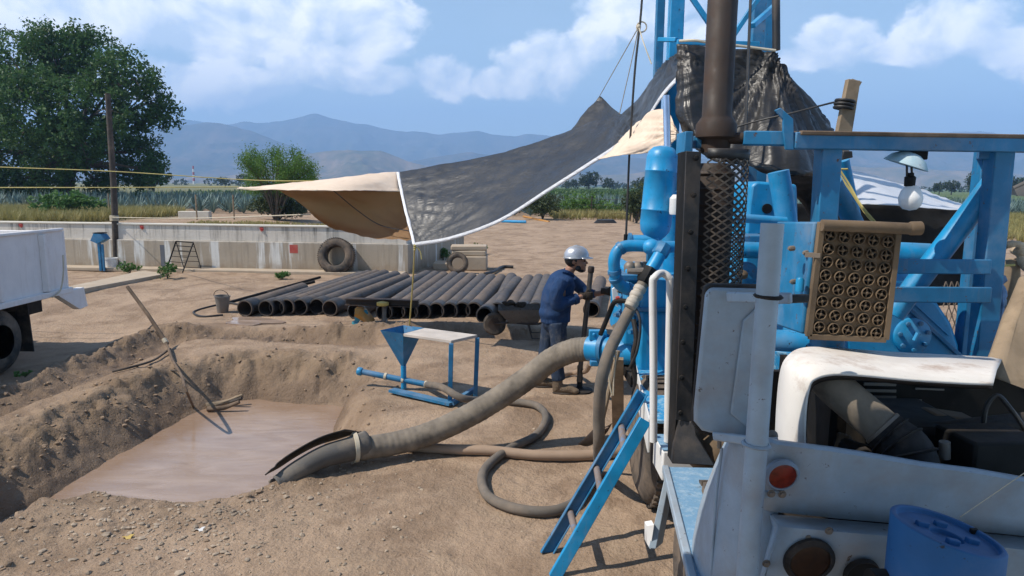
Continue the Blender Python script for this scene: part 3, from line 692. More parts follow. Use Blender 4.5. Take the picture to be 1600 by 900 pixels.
MB().prism([zup(WZ(500, 372, 0), -.02)] and [zup(L0 + nF * .05, -.02), zup(C0 + nF * .05, -.02), zup(C0 + nF * .55, -.02), zup(L0 + nF * .55, -.02)], (0, 0, .10)).build('footing', m_blockc, t, .02)
def wallpt(u, v, off): # point on the front wall plane under a pixel
    d = ray(u, v); return CPOS + d * (((C0 + nF * off) - CPOS).dot(nF) / d.dot(nF))
p = wallpt(459, 389, .052); ux = -dL
MB().prism([p - ux * .12 - V((0, 0, .12)), p + ux * .12 - V((0, 0, .12)), p + ux * .12 + V((0, 0, .12)), p - ux * .12 + V((0, 0, .12))], nF * .006).build('red_patch', m_red, t)
for (u, v) in ((222, 355), (409, 358), (33, 352)):
    p = wallpt(u, v, .002); mb = MB(); mb.prism([p + ux * a + V((0, 0, b)) for a, b in ((-.06, .05), (.04, .06), (.06, -.03), (.0, -.07), (-.05, -.02))], nF * .02)
    mb.cyl(p, p + nF * .05, .018, 8); mb.build('red_hook', m_red, t)
p = wallpt(254, 400, .052); MB().prism([p + ux * a + V((0, 0, b)) for a, b in ((-.06, -.34), (.07, -.34), (.07, .32), (-.06, .32))], nF * .006).build('grey_patch', paint('grey cement patch', (.12, .13, .15), .9, dust=0), t)
# kerb strip and slab
k0, k1, k2 = WZ(60, 470, 0), WZ(250, 433, 0), WZ(262, 437, 0)
mb = MB(); mb.prism([zup(p, -.05) for p in (WZ(70, 462, 0), WZ(225, 427, 0), WZ(258, 433, 0), WZ(105, 462, 0))], (0, 0, .14))
tag(mb.build('kerb', m_blockc, None, .015), 'low concrete kerb strip running from the truck to the wall', 'kerb')
mb = MB(); p = W(305, 339, 47); mb.box((p.x, p.y, gh(p.x, p.y) + .26), (2.1, .5, .55)); tag(mb.build('concrete_slab', m_cop, None, .03), 'pale concrete slab lying on the earth bank by the agaves', 'slab')
# utility pole in its bucket, standpipe, frame
pb = WZ(183, 419, 0); pt = W(168, 146, pb.y - .05)
t = thing('wooden_pole', pb, 'tall dark leaning timber pole standing before the tank wall', 'pole')
MB().tube([pb, pb.lerp(pt, .5) + V((.03, 0, 0)), pt], [.10, .085, .07], 10, jit=.04).build('shaft', m_wooddark, t)
mb = MB(); pk = pb.lerp(pt, .28)
for i in range(5): mb.lathe([(.115, 0), (.125, .012), (.115, .024)], pk + V((0, 0, .03 * i)), (0, 0, 1), 10)
mb.build('rope_binding', m_ropewhite, t)
t = thing('plastic_bucket', pb + V((0, -.16, 0)), 'white plastic bucket at the foot of the dark timber pole', 'bucket')
MB().lathe([(.15, 0), (.18, .30), (.19, .30), (.19, .33), (.165, .33), (.14, .03), (.001, .02)], pb + V((0, -.28, 0)), (0, 0, 1), 20).build('shell', m_white, t)
sp_ = WZ(161, 423, 0)
t = thing('standpipe', sp_, 'blue standpipe with a dark flared cap before the tank wall', 'standpipe')
mb = MB(); mb.beam(sp_ + V((-.05, 0, 0)), sp_ + V((-.05, 0, .92)), .075, .07); mb.build('post', m_blue2, t, .008)
MB().beam(sp_ + V((.05, -.02, 0)), sp_ + V((.05, -.02, .75)), .05, .05).build('brace', m_blue2, t)
MB().prism([sp_ + V((-.2, -.15, .86)), sp_ + V((-.02, -.15, .78)), sp_ + V((.2, -.15, .9)), sp_ + V((.1, -.15, 1.05)), sp_ + V((-.1, -.15, 1.06))], (0, .3, .0)).build('cap', m_blue2, t)
MB().box(sp_ + V((0, 0, 1.075)), (.24, .3, .02)).build('lid', m_dark, t)
t = thing('wire_rack', WZ(290, 422, 0), 'thin black folding wire rack leaning against the tank wall', 'rack')
mb = MB()
def rod(mb, a, b, r=.014, n=6): mb.cyl(a, b, r, n)
fr = [(258, 418), (284, 424)]; A0, A1 = wallpt(259, 417, .55), wallpt(285, 424, .8); B0, B1 = wallpt(275, 377, .25), wallpt(302, 379, .25)
A0.z = A1.z = .02; D1 = wallpt(315, 421, .3); D1.z = .02; D0 = wallpt(288, 418, .25); D0.z = .02
rod(mb, A0, B0, .02); rod(mb, A1, B1, .02); rod(mb, B0, B1, .018); rod(mb, B1, D1, .012); rod(mb, B0, D0, .012); mb.build('frame', m_dark, t)
mb = MB()
for f_ in (.1, .32, .5, .68, .85): rod(mb, A0.lerp(B0, f_), A1.lerp(B1, f_), .010); rod(mb, D0.lerp(B0, f_), D1.lerp(B1, f_), .009)
mb.build('crossbar', m_dark, t)
# tyres
def tyre(name, c, ax, R_, wd, label, group=None, rim=.56):
    ax = V(ax).normalized(); p0 = V(c) - ax * wd / 2
    pr = [(R_ * rim, .0 + wd * .12), (R_ * (rim + .06), 0), (R_ * .80, -wd * .02), (R_ * .93, wd * .06), (R_, wd * .2), (R_, wd * .8), (R_ * .93, wd * .94), (R_ * .80, wd * 1.02), (R_ * (rim + .06), wd), (R_ * rim, wd * .88),
          (R_ * rim * 1.05, wd * .8), (R_ * .86, wd * .7), (R_ * .86, wd * .3), (R_ * rim * 1.05, wd * .2), (R_ * rim, wd * .12)]
    t = thing(name, c, label, 'tyre', group); mb = MB(); mb.lathe(pr, p0, ax, 44, False); mb.build('carcass', m_tyre, t, smooth=50)
    mb = MB(); a = V((0, 0, 1)) if abs(ax.z) < .8 else V((1, 0, 0)); nx = ax.cross(a).normalized(); ny = ax.cross(nx)
    for i in range(52):
        A = 2 * math.pi * i / 52; d = nx * math.cos(A) + ny * math.sin(A); tt = ax.cross(d)
        for k_, sg in ((.25, 1), (.75, -1)):
            pc = p0 + ax * wd * k_ + d * R_ * 1.004
            mb.beam(pc - ax * wd * .2 * 1 + tt * .01 * sg, pc + ax * wd * .2 - tt * .01 * sg, .05 * R_, .03 * R_, d)
    mb.build('tread', m_tyre, t); return t
tp = wallpt(526, 406, .30); tyre('large_tyre', V((tp.x, tp.y, .50)), V((nF.x, nF.y, .24)), .50, .30, 'large worn tyre leaning on the front of the tank wall')
ts = WZ(715, 427, 0); tyre('small_tyre', V((ts.x, ts.y, .29)), V((-.05, -.95, .22)), .30, .2, 'small tyre leaning on the cream concrete blocks')
# concrete blocks heap
bp = WZ(732, 424, 0) + V((0, .55, 0))
for (dx, dy, z, sx_, sy_, sz, lb, nm) in [(0, 0, .0, 1.05, .8, .42, 'big cream block at the bottom of the concrete heap', 'concrete_block'), (-.75, -.05, 0, .62, .7, .22, 'low crumbling block beside the small tyre', 'concrete_block'),
                                      (.0, 0, .42, 1.0, .62, .16, 'middle slab of the cream concrete heap', 'concrete_block'), (-.02, .02, .58, 1.06, .62, .14, 'topmost slab of the cream concrete heap', 'concrete_block')]:
    mb = MB(); mb.box(bp + V((dx, dy, z + sz / 2)), (sx_, sy_, sz - .005), Matrix.Rotation(R(random.uniform(-4, 4)), 3, 'Z'))
    tag(mb.build(nm, m_blockc, None, .03), lb, 'block', 'cream concrete blocks')
# ================================================================ casing pipes
PIP = [((382, 482), (473, 449)), ((415, 482), (563, 430)), ((432, 481), (575, 428)), ((448, 480), (588, 427)), ((468, 480), (601, 427)), ((495, 479), (618, 429)), ((515, 482), (633, 433)),
       ((555, 486), (667, 428)), ((600, 488), (680, 429)), ((620, 487), (693, 430)), ((640, 487), (709, 430)), ((660, 487), (723, 431)), ((681, 486), (737, 432)), ((702, 486), (753, 433)),
       ((722, 485), (767, 434)), ((740, 485), (783, 434)), ((757, 493), (808, 438)), ((776, 486), (799, 432)), ((795, 488), (826, 435)), ((815, 486), (842, 434)), ((836, 486), (855, 434)), ((924, 484), (938, 437))]
LBL = ['short casing pipe at the open end of the row beside the galvanised bucket', 'second casing pipe from the galvanised bucket', 'third casing pipe from the galvanised bucket', 'fourth casing pipe from the galvanised bucket', 'fifth casing pipe from the galvanised bucket',
       'sixth casing pipe from the bucket, next to the lifted one', 'casing pipe beside the gap in the row, seventh from the bucket', 'casing pipe behind the orange stand, first after the gap', 'casing pipe just past the orange stand', 'third casing pipe after the gap, under the brown beam', 'fourth casing pipe after the gap, under the end of the brown beam',
       'first casing pipe clear of the brown beam', 'second casing pipe clear of the brown beam', 'third casing pipe clear of the brown beam', 'fourth casing pipe clear of the brown beam', 'fifth casing pipe clear of the brown beam', 'shiny casing pipe pulled forward of the row near the wheelbarrow', 'casing pipe tucked behind the shiny forward one',
       'grey casing pipe behind the wheelbarrow tray, nearest its wheel', 'brown casing pipe in the middle behind the wheelbarrow tray', 'casing pipe behind the wheelbarrow tray, beside the worker', 'casing pipe on the other side of the worker, apart from the row']
for i, ((a, b), (c_, d_)) in enumerate(PIP):
    r = .152; p0 = WZ(a, b, r); p1 = WZ(c_, d_ + 3, r); ax = (p1 - p0).normalized(); L = (p1 - p0).length
    t = thing('casing_pipe', V((p0.x, p0.y, 0)), LBL[i], 'pipe', 'casing pipes laid side by side')
    MB().lathe([(r * .90, 1.2), (r * .90, .0), (r, .0), (r, L), (r * .9, L), (r * .9, 1.2 + .01)], p0, ax, 26).build('tube', m_casing if i % 3 else m_casebrown, t, smooth=50)
    mb = MB(); mb.lathe([(r + .002, .015), (r + .012, .02), (r + .012, .34), (r + .002, .36)], p0, ax, 26, False); mb.build('collar', m_black, t, smooth=50)
    if random.random() < .8:
        mb = MB(); mb.lathe([(r * .885, .0), (r * .885, .015), (r * .0, .03)], p0 + ax * random.uniform(.6, 1.1), ax, 20); mb.build('end_cap', m_dark, t)
# timber skids under the row
for (a, b, lb) in [(WZ(390, 470, 0), WZ(760, 470, 0), 'timber skid under the near ends of the pipes'), (WZ(560, 437, 0), WZ(830, 441, 0), 'timber skid under the far ends of the pipes')]:
    pass
# two thin rods at the pipe row's end
mb = MB(); mb.tube([WZ(352, 474, .03), WZ(500, 433, .03)], .03, 8); tag(mb.build('steel_rod', m_dark), 'thin dark rod lying past the short casing pipe', 'rod')
mb = MB(); mb.tube([WZ(418, 458, .05), WZ(492, 440, .25)], .035, 8); tag(mb.build('steel_bar', m_dark), 'dark bar propped behind the short casing pipe', 'bar')
# brown I-beam on an orange saddle and a yellow capped stand
a, b = W(541, 471, 12.15), W(654, 474, 12.0)
mb = MB(); mb.beam(a + V((0, 0, .055)), b + V((0, 0, .055)), .16, .018); mb.beam(a - V((0, 0, .055)), b - V((0, 0, .055)), .16, .018); mb.beam(a, b, .018, .09)
tag(mb.build('steel_beam', m_rust), 'short brown steel beam resting across the orange stand', 'beam')
s0 = GP(578, 500); s0.y = 12.0; zt = a.z - .07; g0 = gh(s0.x, s0.y)
t = thing('jack_stand', (s0.x, s0.y, g0), 'blue based jack stand with a draped orange plate', 'stand')
MB().lathe([(.17, 0), (.17, .03), (.12, .05), (.12, .2), (.10, .24)], (s0.x - .07, s0.y, g0), (0, 0, 1), 18).build('base', m_teal, t)
mb = MB(); rows = []
for i in range(9):
    A = i / 8; x0 = s0.x - .16 + .30 * A; zc = zt - .02 - .25 * max(0, A - .35) ** 1.1 * 1.6
    rows.append([V((x0, s0.y - .16 - .06 * A, g0 + (.16 if i < 5 else .05) - .02 * i)), V((x0 + .01, s0.y - .17, zc - .08)), V((x0, s0.y - .10, zc)), V((x0, s0.y + .15, zc))])
mb.grid(rows); mb.build('saddle', m_orange, t, solid=.015)
p = W(600, 474, 12.1); gz_ = gh(p.x, p.y)
t = thing('screw_jack', (p.x, p.y, gz_), 'small yellow capped screw jack under the brown beam', 'jack')
MB().lathe([(.09, 0), (.06, .04), (.04, .1), (.04, p.z - gz_ - .05)], (p.x, p.y, gz_), (0, 0, 1), 14).build('screw', m_steel, t)
MB().lathe([(.055, 0), (.11, .02), (.11, .07), (.03, .09)], (p.x, p.y - .12, p.z - .03), (0, 0, 1), 16).build('cap', m_yellow, t)
# galvanised bucket and the wire loop beside it
p = GP(348, 488); t = thing('galvanised_bucket', p, 'dented grey galvanised bucket beside the casing pipes', 'bucket')
MB().lathe([(.10, 0), (.14, .31), (.15, .31), (.15, .33), (.135, .33), (.095, .02), (.0, .015)], p, (.03, 0, 1), 22).build('shell', m_zinc, t)
mb = MB(); mb.tube([p + V((.142 * math.cos(A), -.02 - .05 * math.sin(A), .32 + .13 * math.sin(A))) for A in np.linspace(0, math.pi, 14)], .006, 6); mb.build('handle', m_dark, t)
mb = MB(); mb.tube(cr([GP(376, 478) + V((0, 0, .03)), GP(345, 480) + V((0, .3, .03)), GP(318, 483) + V((0, 0, .02)), GP(302, 490) + V((0, 0, .02)), GP(318, 496) + V((0, 0, .02)), GP(352, 492) + V((0, -.1, .02))], 8), .018, 8)
tag(mb.build('cable_loop', m_wire), 'dark cable looped on the ground beside the galvanised bucket', 'cable')
# wheelbarrow
p = GP(812, 522); p.y -= .1
t = thing('wheelbarrow', p, 'rusty wheelbarrow with one wheel parked beside the worker', 'wheelbarrow'); x, yb, z = p
def tub(mb, top, bot, zt_, zb_):
    (ax_, bx_, ay, by), (cx, dx_, cy, dy_) = top, bot
    T = [V((x + ax_, yb + ay, zt_)), V((x + bx_, yb + ay, zt_ + .02)), V((x + bx_, yb + by, zt_ + .02)), V((x + ax_, yb + by, zt_))]; Bq = [V((x + cx, yb + cy, zb_)), V((x + dx_, yb + cy, zb_)), V((x + dx_, yb + dy_, zb_)), V((x + cx, yb + dy_, zb_))]
    mb.add(T + Bq, [(4, 5, 6, 7), (0, 1, 5, 4), (1, 2, 6, 5), (2, 3, 7, 6), (3, 0, 4, 7)])
mb = MB(); tub(mb, (-.36, .40, -.30, .30), (-.16, .28, -.2, .2), .50, .27); mb.build('tray', m_zinc and paint('rusty barrow tray', (.11, .085, .065), .75, amt=.5, chip=(RUST, .58)), t, solid=.008)
mb = MB()
for s in (-1, 1): mb.tube(cr([V((x - .42, yb + s * .06, z + .2)), V((x - .15, yb + s * .17, z + .25)), V((x + .3, yb + s * .24, z + .25)), V((x + .75, yb + s * .3, z + .42))], 5), .018, 8)
mb.build('frame', m_rust, t)
for s in (-1, 1):
    mb = MB(); mb.tube([V((x + .12, yb + s * .2, z + .26)), V((x + .2, yb + s * .23, z)), V((x + .36, yb + s * .23, z)), V((x + .40, yb + s * .24, z + .27))], .013, 7); mb.build('leg', m_rust, t)
mb = MB(); mb.lathe([(.10, .0), (.16, .0), (.19, .03), (.19, .06), (.16, .09), (.10, .09), (.10, 0)], (x - .42, yb - .045, z + .19), (0, 1, 0), 22, False); wh = mb.build('wheel', m_tyre, t)
MB().lathe([(.10, .0), (.03, .02), (.03, .07), (.10, .09)], (x - .42, yb - .045, z + .19), (0, 1, 0), 18).build('rim', m_rust, wh)
for (u, v, lb, mm) in [(795, 474, 'dark rag bundle lying in the wheelbarrow tray', m_glove), (812, 476, 'grimy glove lying on the wheelbarrow rim', m_glove)]:
    q_ = W(u, v, p.y); mb = MB(); 
    for j in range(6): mb.sph(q_ + V((random.uniform(-.07, .07), random.uniform(-.06, .06), random.uniform(-.02, .03))), (.06, .05, .03), 10)
    mb.build('rag' if j and u < 800 else 'glove', mm, None, remesh=.012); tag(bpy.context.scene.objects[-1] if False else COL.objects[-1], lb, 'rag' if u < 800 else 'glove')
# ================================================================ mud hopper
def G0(u, v): q_ = WZ(u, v, 0); return V((q_.x, q_.y, gh(q_.x, q_.y)))
HZ = .76
nr, frr, fl, nl = WZ(705, 532, HZ), WZ(746, 523, HZ), WZ(630, 508, HZ), WZ(594, 516, HZ)
t = thing('mud_hopper', (nr.x, nr.y, gh(nr.x, nr.y)), 'blue steel mud hopper table with a pointed funnel', 'hopper')
m1, m2 = nl.lerp(nr, .34), fl.lerp(frr, .30)
MB().prism([m1, nr, frr, m2], (0, 0, -.035)).build('table_top', paint('cement dusted blue top', (.50, .44, .38), .8, dirt=(.03, .28, .55), amt=.85, dscale=2.2, dlo=.56, dust=0, bump=.4, bscale=30), t, .005)
apx = (nl + m1 + m2 + fl) / 4; apx.z = .285
rim = [nl, m1 - (nr - nl).normalized() * .004, m2 - (frr - fl).normalized() * .004, fl]
ap = [apx + (r_ - (nl + m1 + m2 + fl) / 4) * .07 for r_ in rim]
mb = MB(); mb.add(rim + ap, [(0, 1, 5, 4), (1, 2, 6, 5), (2, 3, 7, 6), (3, 0, 4, 7)]); mb.build('funnel', m_blue2, t, smooth=5)
for q_, nm in ((nr, 'leg'), (frr, 'leg'), (fl.lerp(frr, .08), 'leg')):
    g_ = gh(q_.x, q_.y)
    if q_ is not nr and q_ is not frr: continue
    MB().beam(V((q_.x, q_.y, g_)) + (apx - q_).normalized() * .03 * V((1, 1, 0)).x * V((1, 0, 0)).x, V((q_.x, q_.y, HZ - .035)), .05, .05, (0, 1, 0)).build(nm, m_blue2, t, .004)
ag_ = gh(apx.x, apx.y)
MB().cyl(apx + V((0, 0, .02)), V((apx.x, apx.y, ag_ + .02)), .034, 14).build('outlet', m_blue, t)
pl, pr_ = apx + (W(571, 581, apx.y + .1) - W(636, 592, apx.y)) , apx + (W(672, 601, apx.y - .05) - W(636, 592, apx.y))
pz = V((0, 0, W(636, 592, apx.y).z - apx.z)); pl += pz; pr_ += pz
jet = MB().cyl(pl, pr_, .036, 14).build('jet_pipe', m_blue2, t)
MB().lathe([(.045, 0), (.052, .01), (.052, .05), (.045, .06)], pl, (pl - pr_).normalized(), 14).build('end_plug', m_blue, jet)
mb = MB(); d_ = (pr_ - pl).normalized()
for f_ in (.35, .62, .97): mb.lathe([(.044, 0), (.046, .012), (.044, .03)], pl.lerp(pr_, f_), d_, 14)
mb.build('clamp', m_ropewhite, jet)
gb = [G0(612, 615), G0(706, 636)]
MB().beam(gb[0] + V((0, 0, .04)), gb[1] + V((0, 0, .04)), .11, .03).build('base_bar', m_blue2, t)
MB().beam(G0(706, 636) + V((0, 0, .045)), G0(743, 613) + V((0, 0, .045)), .05, .05).build('base_bar', m_blue2, t)
# hose feeding the hopper runs under the big hose and loops over the ground
e0 = pr_.copy()
loop = [e0, W(690, 605, 7.55), W(722, 622, 7.3)] 
loop = [V((p_.x, p_.y, max(p_.z, gh(p_.x, p_.y) + .045))) for p_ in loop]
for (u, v) in [(755, 632), (800, 634), (838, 641), (853, 658), (838, 683), (800, 705), (768, 728), (753, 752), (762, 780), (800, 800), (850, 805), (888, 797), (912, 775), (930, 740)]:
    g_ = G0(u, v); loop.append(g_ + V((0, 0, .045)))
hp = cr(loop, 8); bl = MB().tube(hp, .041, 14).build('looped_hose', m_hosegrey)
tag(bl, 'grey rubber hose snaking in a loop over the bare earth', 'hose')
pth = [W(1012, 428, 5.62), W(998, 452, 5.5), W(984, 485, 5.35), W(966, 520, 5.15), W(950, 555, 5.0), W(939, 600, 4.95), W(936, 650, 5.0), W(936, 700, 5.1)]
pth.append(G0(935, 738) + V((0, 0, .05)))
MBq = MB().tube(cr(pth[2:], 8), .046, 16)
tag(MBq.build('delivery_hose', m_hosegrey), 'thick grey hose dropping from the pump fitting to the ground', 'hose')
tan = [G0(u, v) + V((0, 0, .05)) for (u, v) in [(598, 700), (640, 703), (700, 707), (760, 711), (830, 716), (900, 718), (950, 716), (985, 708), (1020, 692)]]
tag(MB().tube(cr(tan, 6), .048, 14).build('straight_hose', m_hosetan), 'long tan hose lying straight across the earth', 'hose')
# ================================================================ big suction hose
big = [W(924, 545, 6.25), W(895, 548, 6.3), W(862, 562, 6.35), W(828, 588, 6.35), W(785, 618, 6.3), W(735, 648, 6.2)]
for p_ in big: pass
g1 = G0(670, 680); g2 = G0(625, 692)
big += [V((W(675, 676, 6.1).x, 6.1, max(W(675, 676, 6.1).z, gh(*W(675, 676, 6.1)[:2]) + .1))), W(620, 692, 6.0), W(560, 702, 5.85)]
HB = cr(big, 8); r0 = .115
t = thing('suction_hose', big[0], 'fat mud caked suction hose curving from the pump into the pit', 'hose')
HB2 = cr(big, 26); MB().tube(HB2, [r0 * (1 - .08 * i / len(HB2)) * (1 + .012 * math.sin(i * 1.35) + .008 * math.sin(i * .37)) for i in range(len(HB2))], 22, jit=.006).build('hose_body', m_hosebig, t)
# split open end: half shell with a lifted lip
tail = cr([W(572, 694, 5.9), W(540, 702, 5.78), W(505, 712, 5.68), W(470, 730, 5.58), W(442, 748, 5.5), W(428, 756, 5.44)], 6)
rows = []; rows2 = []
for i, p_ in enumerate(tail):
    f_ = i / (len(tail) - 1); d = (tail[min(i + 1, len(tail) - 1)] - tail[max(i - 1, 0)]).normalized(); sd2 = d.cross(V((0, 0, 1))).normalized(); up2 = sd2.cross(d)
    if sd2.y > 0: sd2 = -sd2
    rr = .118 * (1 - .25 * f_); op = min(1, f_ * 5) * 1.0
    rows.append([p_ + sd2 * math.cos(A) * rr + up2 * math.sin(A) * rr * (1 - .2 * f_) for A in np.linspace(-3.3 + .2 * op, 1.75 - .35 * op, 16)])
    rows2.append([p_ - sd2 * (rr * (.55 + .3 * s_) + .05 * op * s_) + up2 * (rr * (.75 + .35 * op) - rr * .6 * s_ * op) for s_ in (-1.0, -.5, 0, .5, 1.0)])
MB().grid(rows).build('hose_tail', paint('muddy rubber tail', (.10, .092, .082), .7, amt=.8, dlo=.46, dirt=(.27, .22, .165), dust=.3), t, solid=.014, smooth=70)
MB().grid(rows2).build('torn_flap', m_rubber, t, solid=.012, smooth=70)
cpn = W(549, 695, 5.82); d = (HB[-1] - HB[-4]).normalized()
MB().lathe([(.128, -.02), (.136, -.018), (.136, .018), (.128, .02)], cpn.lerp(HB[-1], .5), d, 26).build('clamp', m_ropewhite, t)
# ================================================================ sticks at the pit
a, b, c_ = W(203, 450, 11.6), W(262, 545, 10.2), WZ(304, 640, MUDZ - .05)
a = GP(262, 545) + (a - b) * .92; mid = GP(262, 548) + V((0, 0, .10))
t = thing('pole_stick', GP(262, 548), 'long thin pole slanting over the bank down into the slurry', 'stick')
top = W(199, 448, mid.y + .55)
MB().tube([top, top.lerp(mid, .5) + V((.02, 0, 0)), mid], [.026, .03], 8).build('shaft', m_plank, t)
MB().tube(cr([mid.lerp(top, .22) + V((-.02, -.03, 0)), mid + V((0, -.03, .01)), GP(270, 568) + V((0, 0, .05)), GP(284, 595) + V((0, 0, .07)), GP(295, 620) + V((0, -.05, .09)), c_], 5), [.020, .018, .016], 8).build('extension', m_plank, t)
mb = MB(); q0 = W(219, 505, top.lerp(mid, .58).y)
for i in range(4): mb.lathe([(.034, 0), (.04, .01), (.034, .02)], mid + (top - mid) * (.02 + .016 * i), top - mid, 8)
mb.build('rope_binding', m_ropewhite, t)
tag(MB().tube(cr([GP(266, 550) + V((0, 0, .05)), GP(240, 566) + V((0, 0, .03)), GP(205, 577) + V((0, 0, .03)), GP(176, 584) + V((0, 0, .03))], 6), .016, 8).build('bent_stick', m_wooddark), 'bent dark stick lying across the shallow channel', 'stick')
for (p0, p1, r_, lb, m_) in [((322, 634), (379, 618), .04, 'pale driftwood stick floating uppermost in the slurry', m_wood), ((324, 639), (374, 628), .035, 'thicker wet driftwood stick floating at the pit edge', m_plank), ((336, 629), (378, 622), .028, 'dark driftwood stick behind the paler ones', m_wooddark)]:
    A0, A1 = WZ(*p0, MUDZ + .04), WZ(*p1, MUDZ + .13)
    tag(MB().tube(cr([A0, A0.lerp(A1, .5) - V((0, 0, .03)), A1], 4), [r_, r_ * .9, r_ * .7], 9, jit=.1).build('driftwood', m_), lb, 'driftwood', 'driftwood in the pit')
tag(MB().tube(cr([GP(255, 582) + V((0, 0, .02)), GP(279, 582) + V((0, 0, .03))], 3), .014, 6).build('twig', m_wooddark), 'short dark twig on the pit bank below the pole', 'twig')
# far yard details
tag(MB().tube([WZ(780, 346, .12), WZ(822, 347, .12)], .11, 12).build('teal_pipe', m_blue), 'blue pipe lying on the bare earth beyond the tarp', 'pipe')
tag(MB().tube(cr([WZ(818, 338, .08), WZ(840, 343, .05), WZ(858, 347, .05)], 4), .08, 8).build('rusty_pipe', m_orange), 'rusty orange pipe lying near the wire fence', 'pipe')
pt_ = WZ(946, 349, 0); mb = MB()
for i in range(5): mb.lathe([(.75 - .05 * i, .0), (.80 - .05 * i, .03), (.75 - .05 * i, .06)], pt_ + V((0, 0, .05 * i)), (0, 0, 1), 30)
tag(mb.build('cable_coil', m_wire), 'flat coil of black cable lying on the yard earth', 'coil')
tag(MB().tube(cr([WZ(757, 428, .05), WZ(772, 424, .06), WZ(785, 417, .05), WZ(802, 417, .04)], 5), .045, 8).build('black_hose', m_wire), 'short black hose lying by the concrete heap', 'hose')
t = thing('wire_fence', WZ(900, 338, 0), 'rusty wire fence on thin posts before the agaves', 'fence'); ps = [(867, 337, 305), (924, 341, 306), (985, 346, 303), (1040, 350, 300), (812, 333, 304), (760, 330, 302)]
for (u, v, v2) in ps:
    b_ = WZ(u, v, 0); MB().tube([b_ - V((0, 0, .1)), b_ + V((0, 0, 1.7))], .05, 7).build('post', m_rust, t)
mb = MB(); ps.sort()
for hgt in (.5, 1.0, 1.5):
    for i in range(len(ps) - 1): mb.cyl(WZ(*ps[i][:2], 0) + V((0, 0, hgt)), WZ(*ps[i + 1][:2], 0) + V((0, 0, hgt)), .012, 5)
mb.build('wire', m_rust, t)
b_ = WZ(988, 347, 0); tag(MB().tube([b_, b_ + V((.1, 0, 1.0))], [.12, .08], 8, jit=.1).build('tree_stump', m_wood), 'pale bare stump beside the leafy shrub', 'stump')
for k, (u, v) in enumerate([(160, 392), (242, 383), (238, 370), (308, 345), (366, 345), (172, 341)][3:]):
    b_ = WZ(u, v, 0); tag(MB().tube([b_, b_ + V((0, 0, 1.7))], .05, 6).build('fence_post', m_wood), ['pale fence post beside the concrete slab', 'pale fence post near the feathery bush', 'pale fence post behind the timber pole'][k], 'post', 'bare posts along the agaves')
# ================================================================ parked dump truck at the frame edge
TX, TG = -7.42, -.30
t = thing('dump_truck', (TX, 9, TG), 'pale dump truck with ribbed bed sides parked on the dry bank', 'truck')
yr, yf = 11.25, 5.9; zb, zt_ = .66, 1.70
bed = MB(); bed.prism([(TX, yf, zb), (TX, yr, zb), (TX, yr, zt_), (TX, yf, zt_)], (-.03, 0, 0)); bed.prism([(TX - 2.2, yf, zb), (TX - 2.2, yr, zb), (TX - 2.2, yr, zt_), (TX - 2.2, yf, zt_)], (-.03, 0, 0))
bed.box((TX - 1.1, (yr + yf) / 2, zb + .03), (2.2, yr - yf, .05)); bed.box((TX - 1.1, yf - .03, (zb + zt_) / 2), (2.24, .04, zt_ - zb))
bo = bed.build('bed', m_bedwhite, t, .006)
MB().box((TX - 1.1, yr + .03, (zb + zt_) / 2), (2.2, .05, zt_ - zb - .02)).build('tailgate', m_bedwhite, t, .01)
for yy in (6.4, 7.5, 8.62, 9.72, 10.72): MB().prism([(TX + .002, yy - .06, zb + .1), (TX + .075, yy - .03, zb + .1), (TX + .075, yy + .03, zb + .1), (TX + .002, yy + .06, zb + .1)], (0, 0, zt_ - zb - .13)).build('rib', m_bedwhite, bo, .006)
MB().box((TX + .03, (yr + yf) / 2, zb + .045), (.09, yr - yf + .1, .09)).build('lower_rail', m_bedwhite, bo, .012)
MB().box((TX - .0, (yr + yf) / 2, zt_ + .015), (.07, yr - yf, .045)).build('top_rail', m_bedwhite, bo, .012)
MB().prism([(TX + .06, yr - .35, zb + .02), (TX + .06, yr + .35, zb + .04), (TX + .06, yr + .42, zb - .30), (TX + .06, yr + .20, zb - .32)], (-.12, 0, 0)).build('corner_plate', m_bedwhite, bo, .006)
mb = MB(); mb.box((TX - .75, 7.6, .38), (.12, 8, .22)); mb.box((TX - 1.55, 7.6, .38), (.12, 8, .22)); mb.box((TX - 1.1, 10.4, .40), (1.7, .15, .2)); mb.build('chassis', m_dark, t)
MB().prism([(TX - .62, 10.36, zb), (TX - .05, 10.36, zb), (TX - .05, 10.40, TG + .16), (TX - .62, 10.40, TG + .16)], (0, .02, 0)).build('mud_flap', m_rubber, t)
for (xx, yy) in ((TX - .02, 9.72), (TX - 2.0, 9.72), (TX - .02, 5.0), (TX - 2.0, 5.0)):
    cc = V((xx - .12, yy, TG + .47)); mb = MB(); mb.lathe([(.25, 0), (.36, -.01), (.44, .03), (.47, .07), (.47, .20), (.44, .24), (.25, .25)], cc + V((.13, 0, 0)), (-1, 0, 0), 36); wh = mb.build('wheel', m_tyre, t, smooth=50)
    MB().lathe([(.25, .0), (.235, .03), (.22, .09), (.10, .10), (.09, .03), (.0, .02)], cc + V((.13, 0, 0)), (-1, 0, 0), 26).build('rim', paint('dusty wheel rim', (.16, .16, .18), .6), wh)
mb = MB(); mb.prism([(TX + .02, 3.3, .3), (TX + .02, 5.6, .3), (TX + .02, 5.6, 2.05), (TX + .02, 4.1, 2.05), (TX + .02, 3.75, 1.3), (TX + .02, 3.3, 1.2)], (-2.1, 0, 0)); cb2 = mb.build('cab', m_bedwhite, t, .05)
MB().prism([(TX + .025, 4.3, 1.35), (TX + .025, 5.3, 1.35), (TX + .025, 5.3, 1.9), (TX + .025, 4.4, 1.9)], (.008, 0, 0)).build('window', m_dark, cb2)
vb = V((TX + .10, yr - .28, zb + .15)); mb = MB()
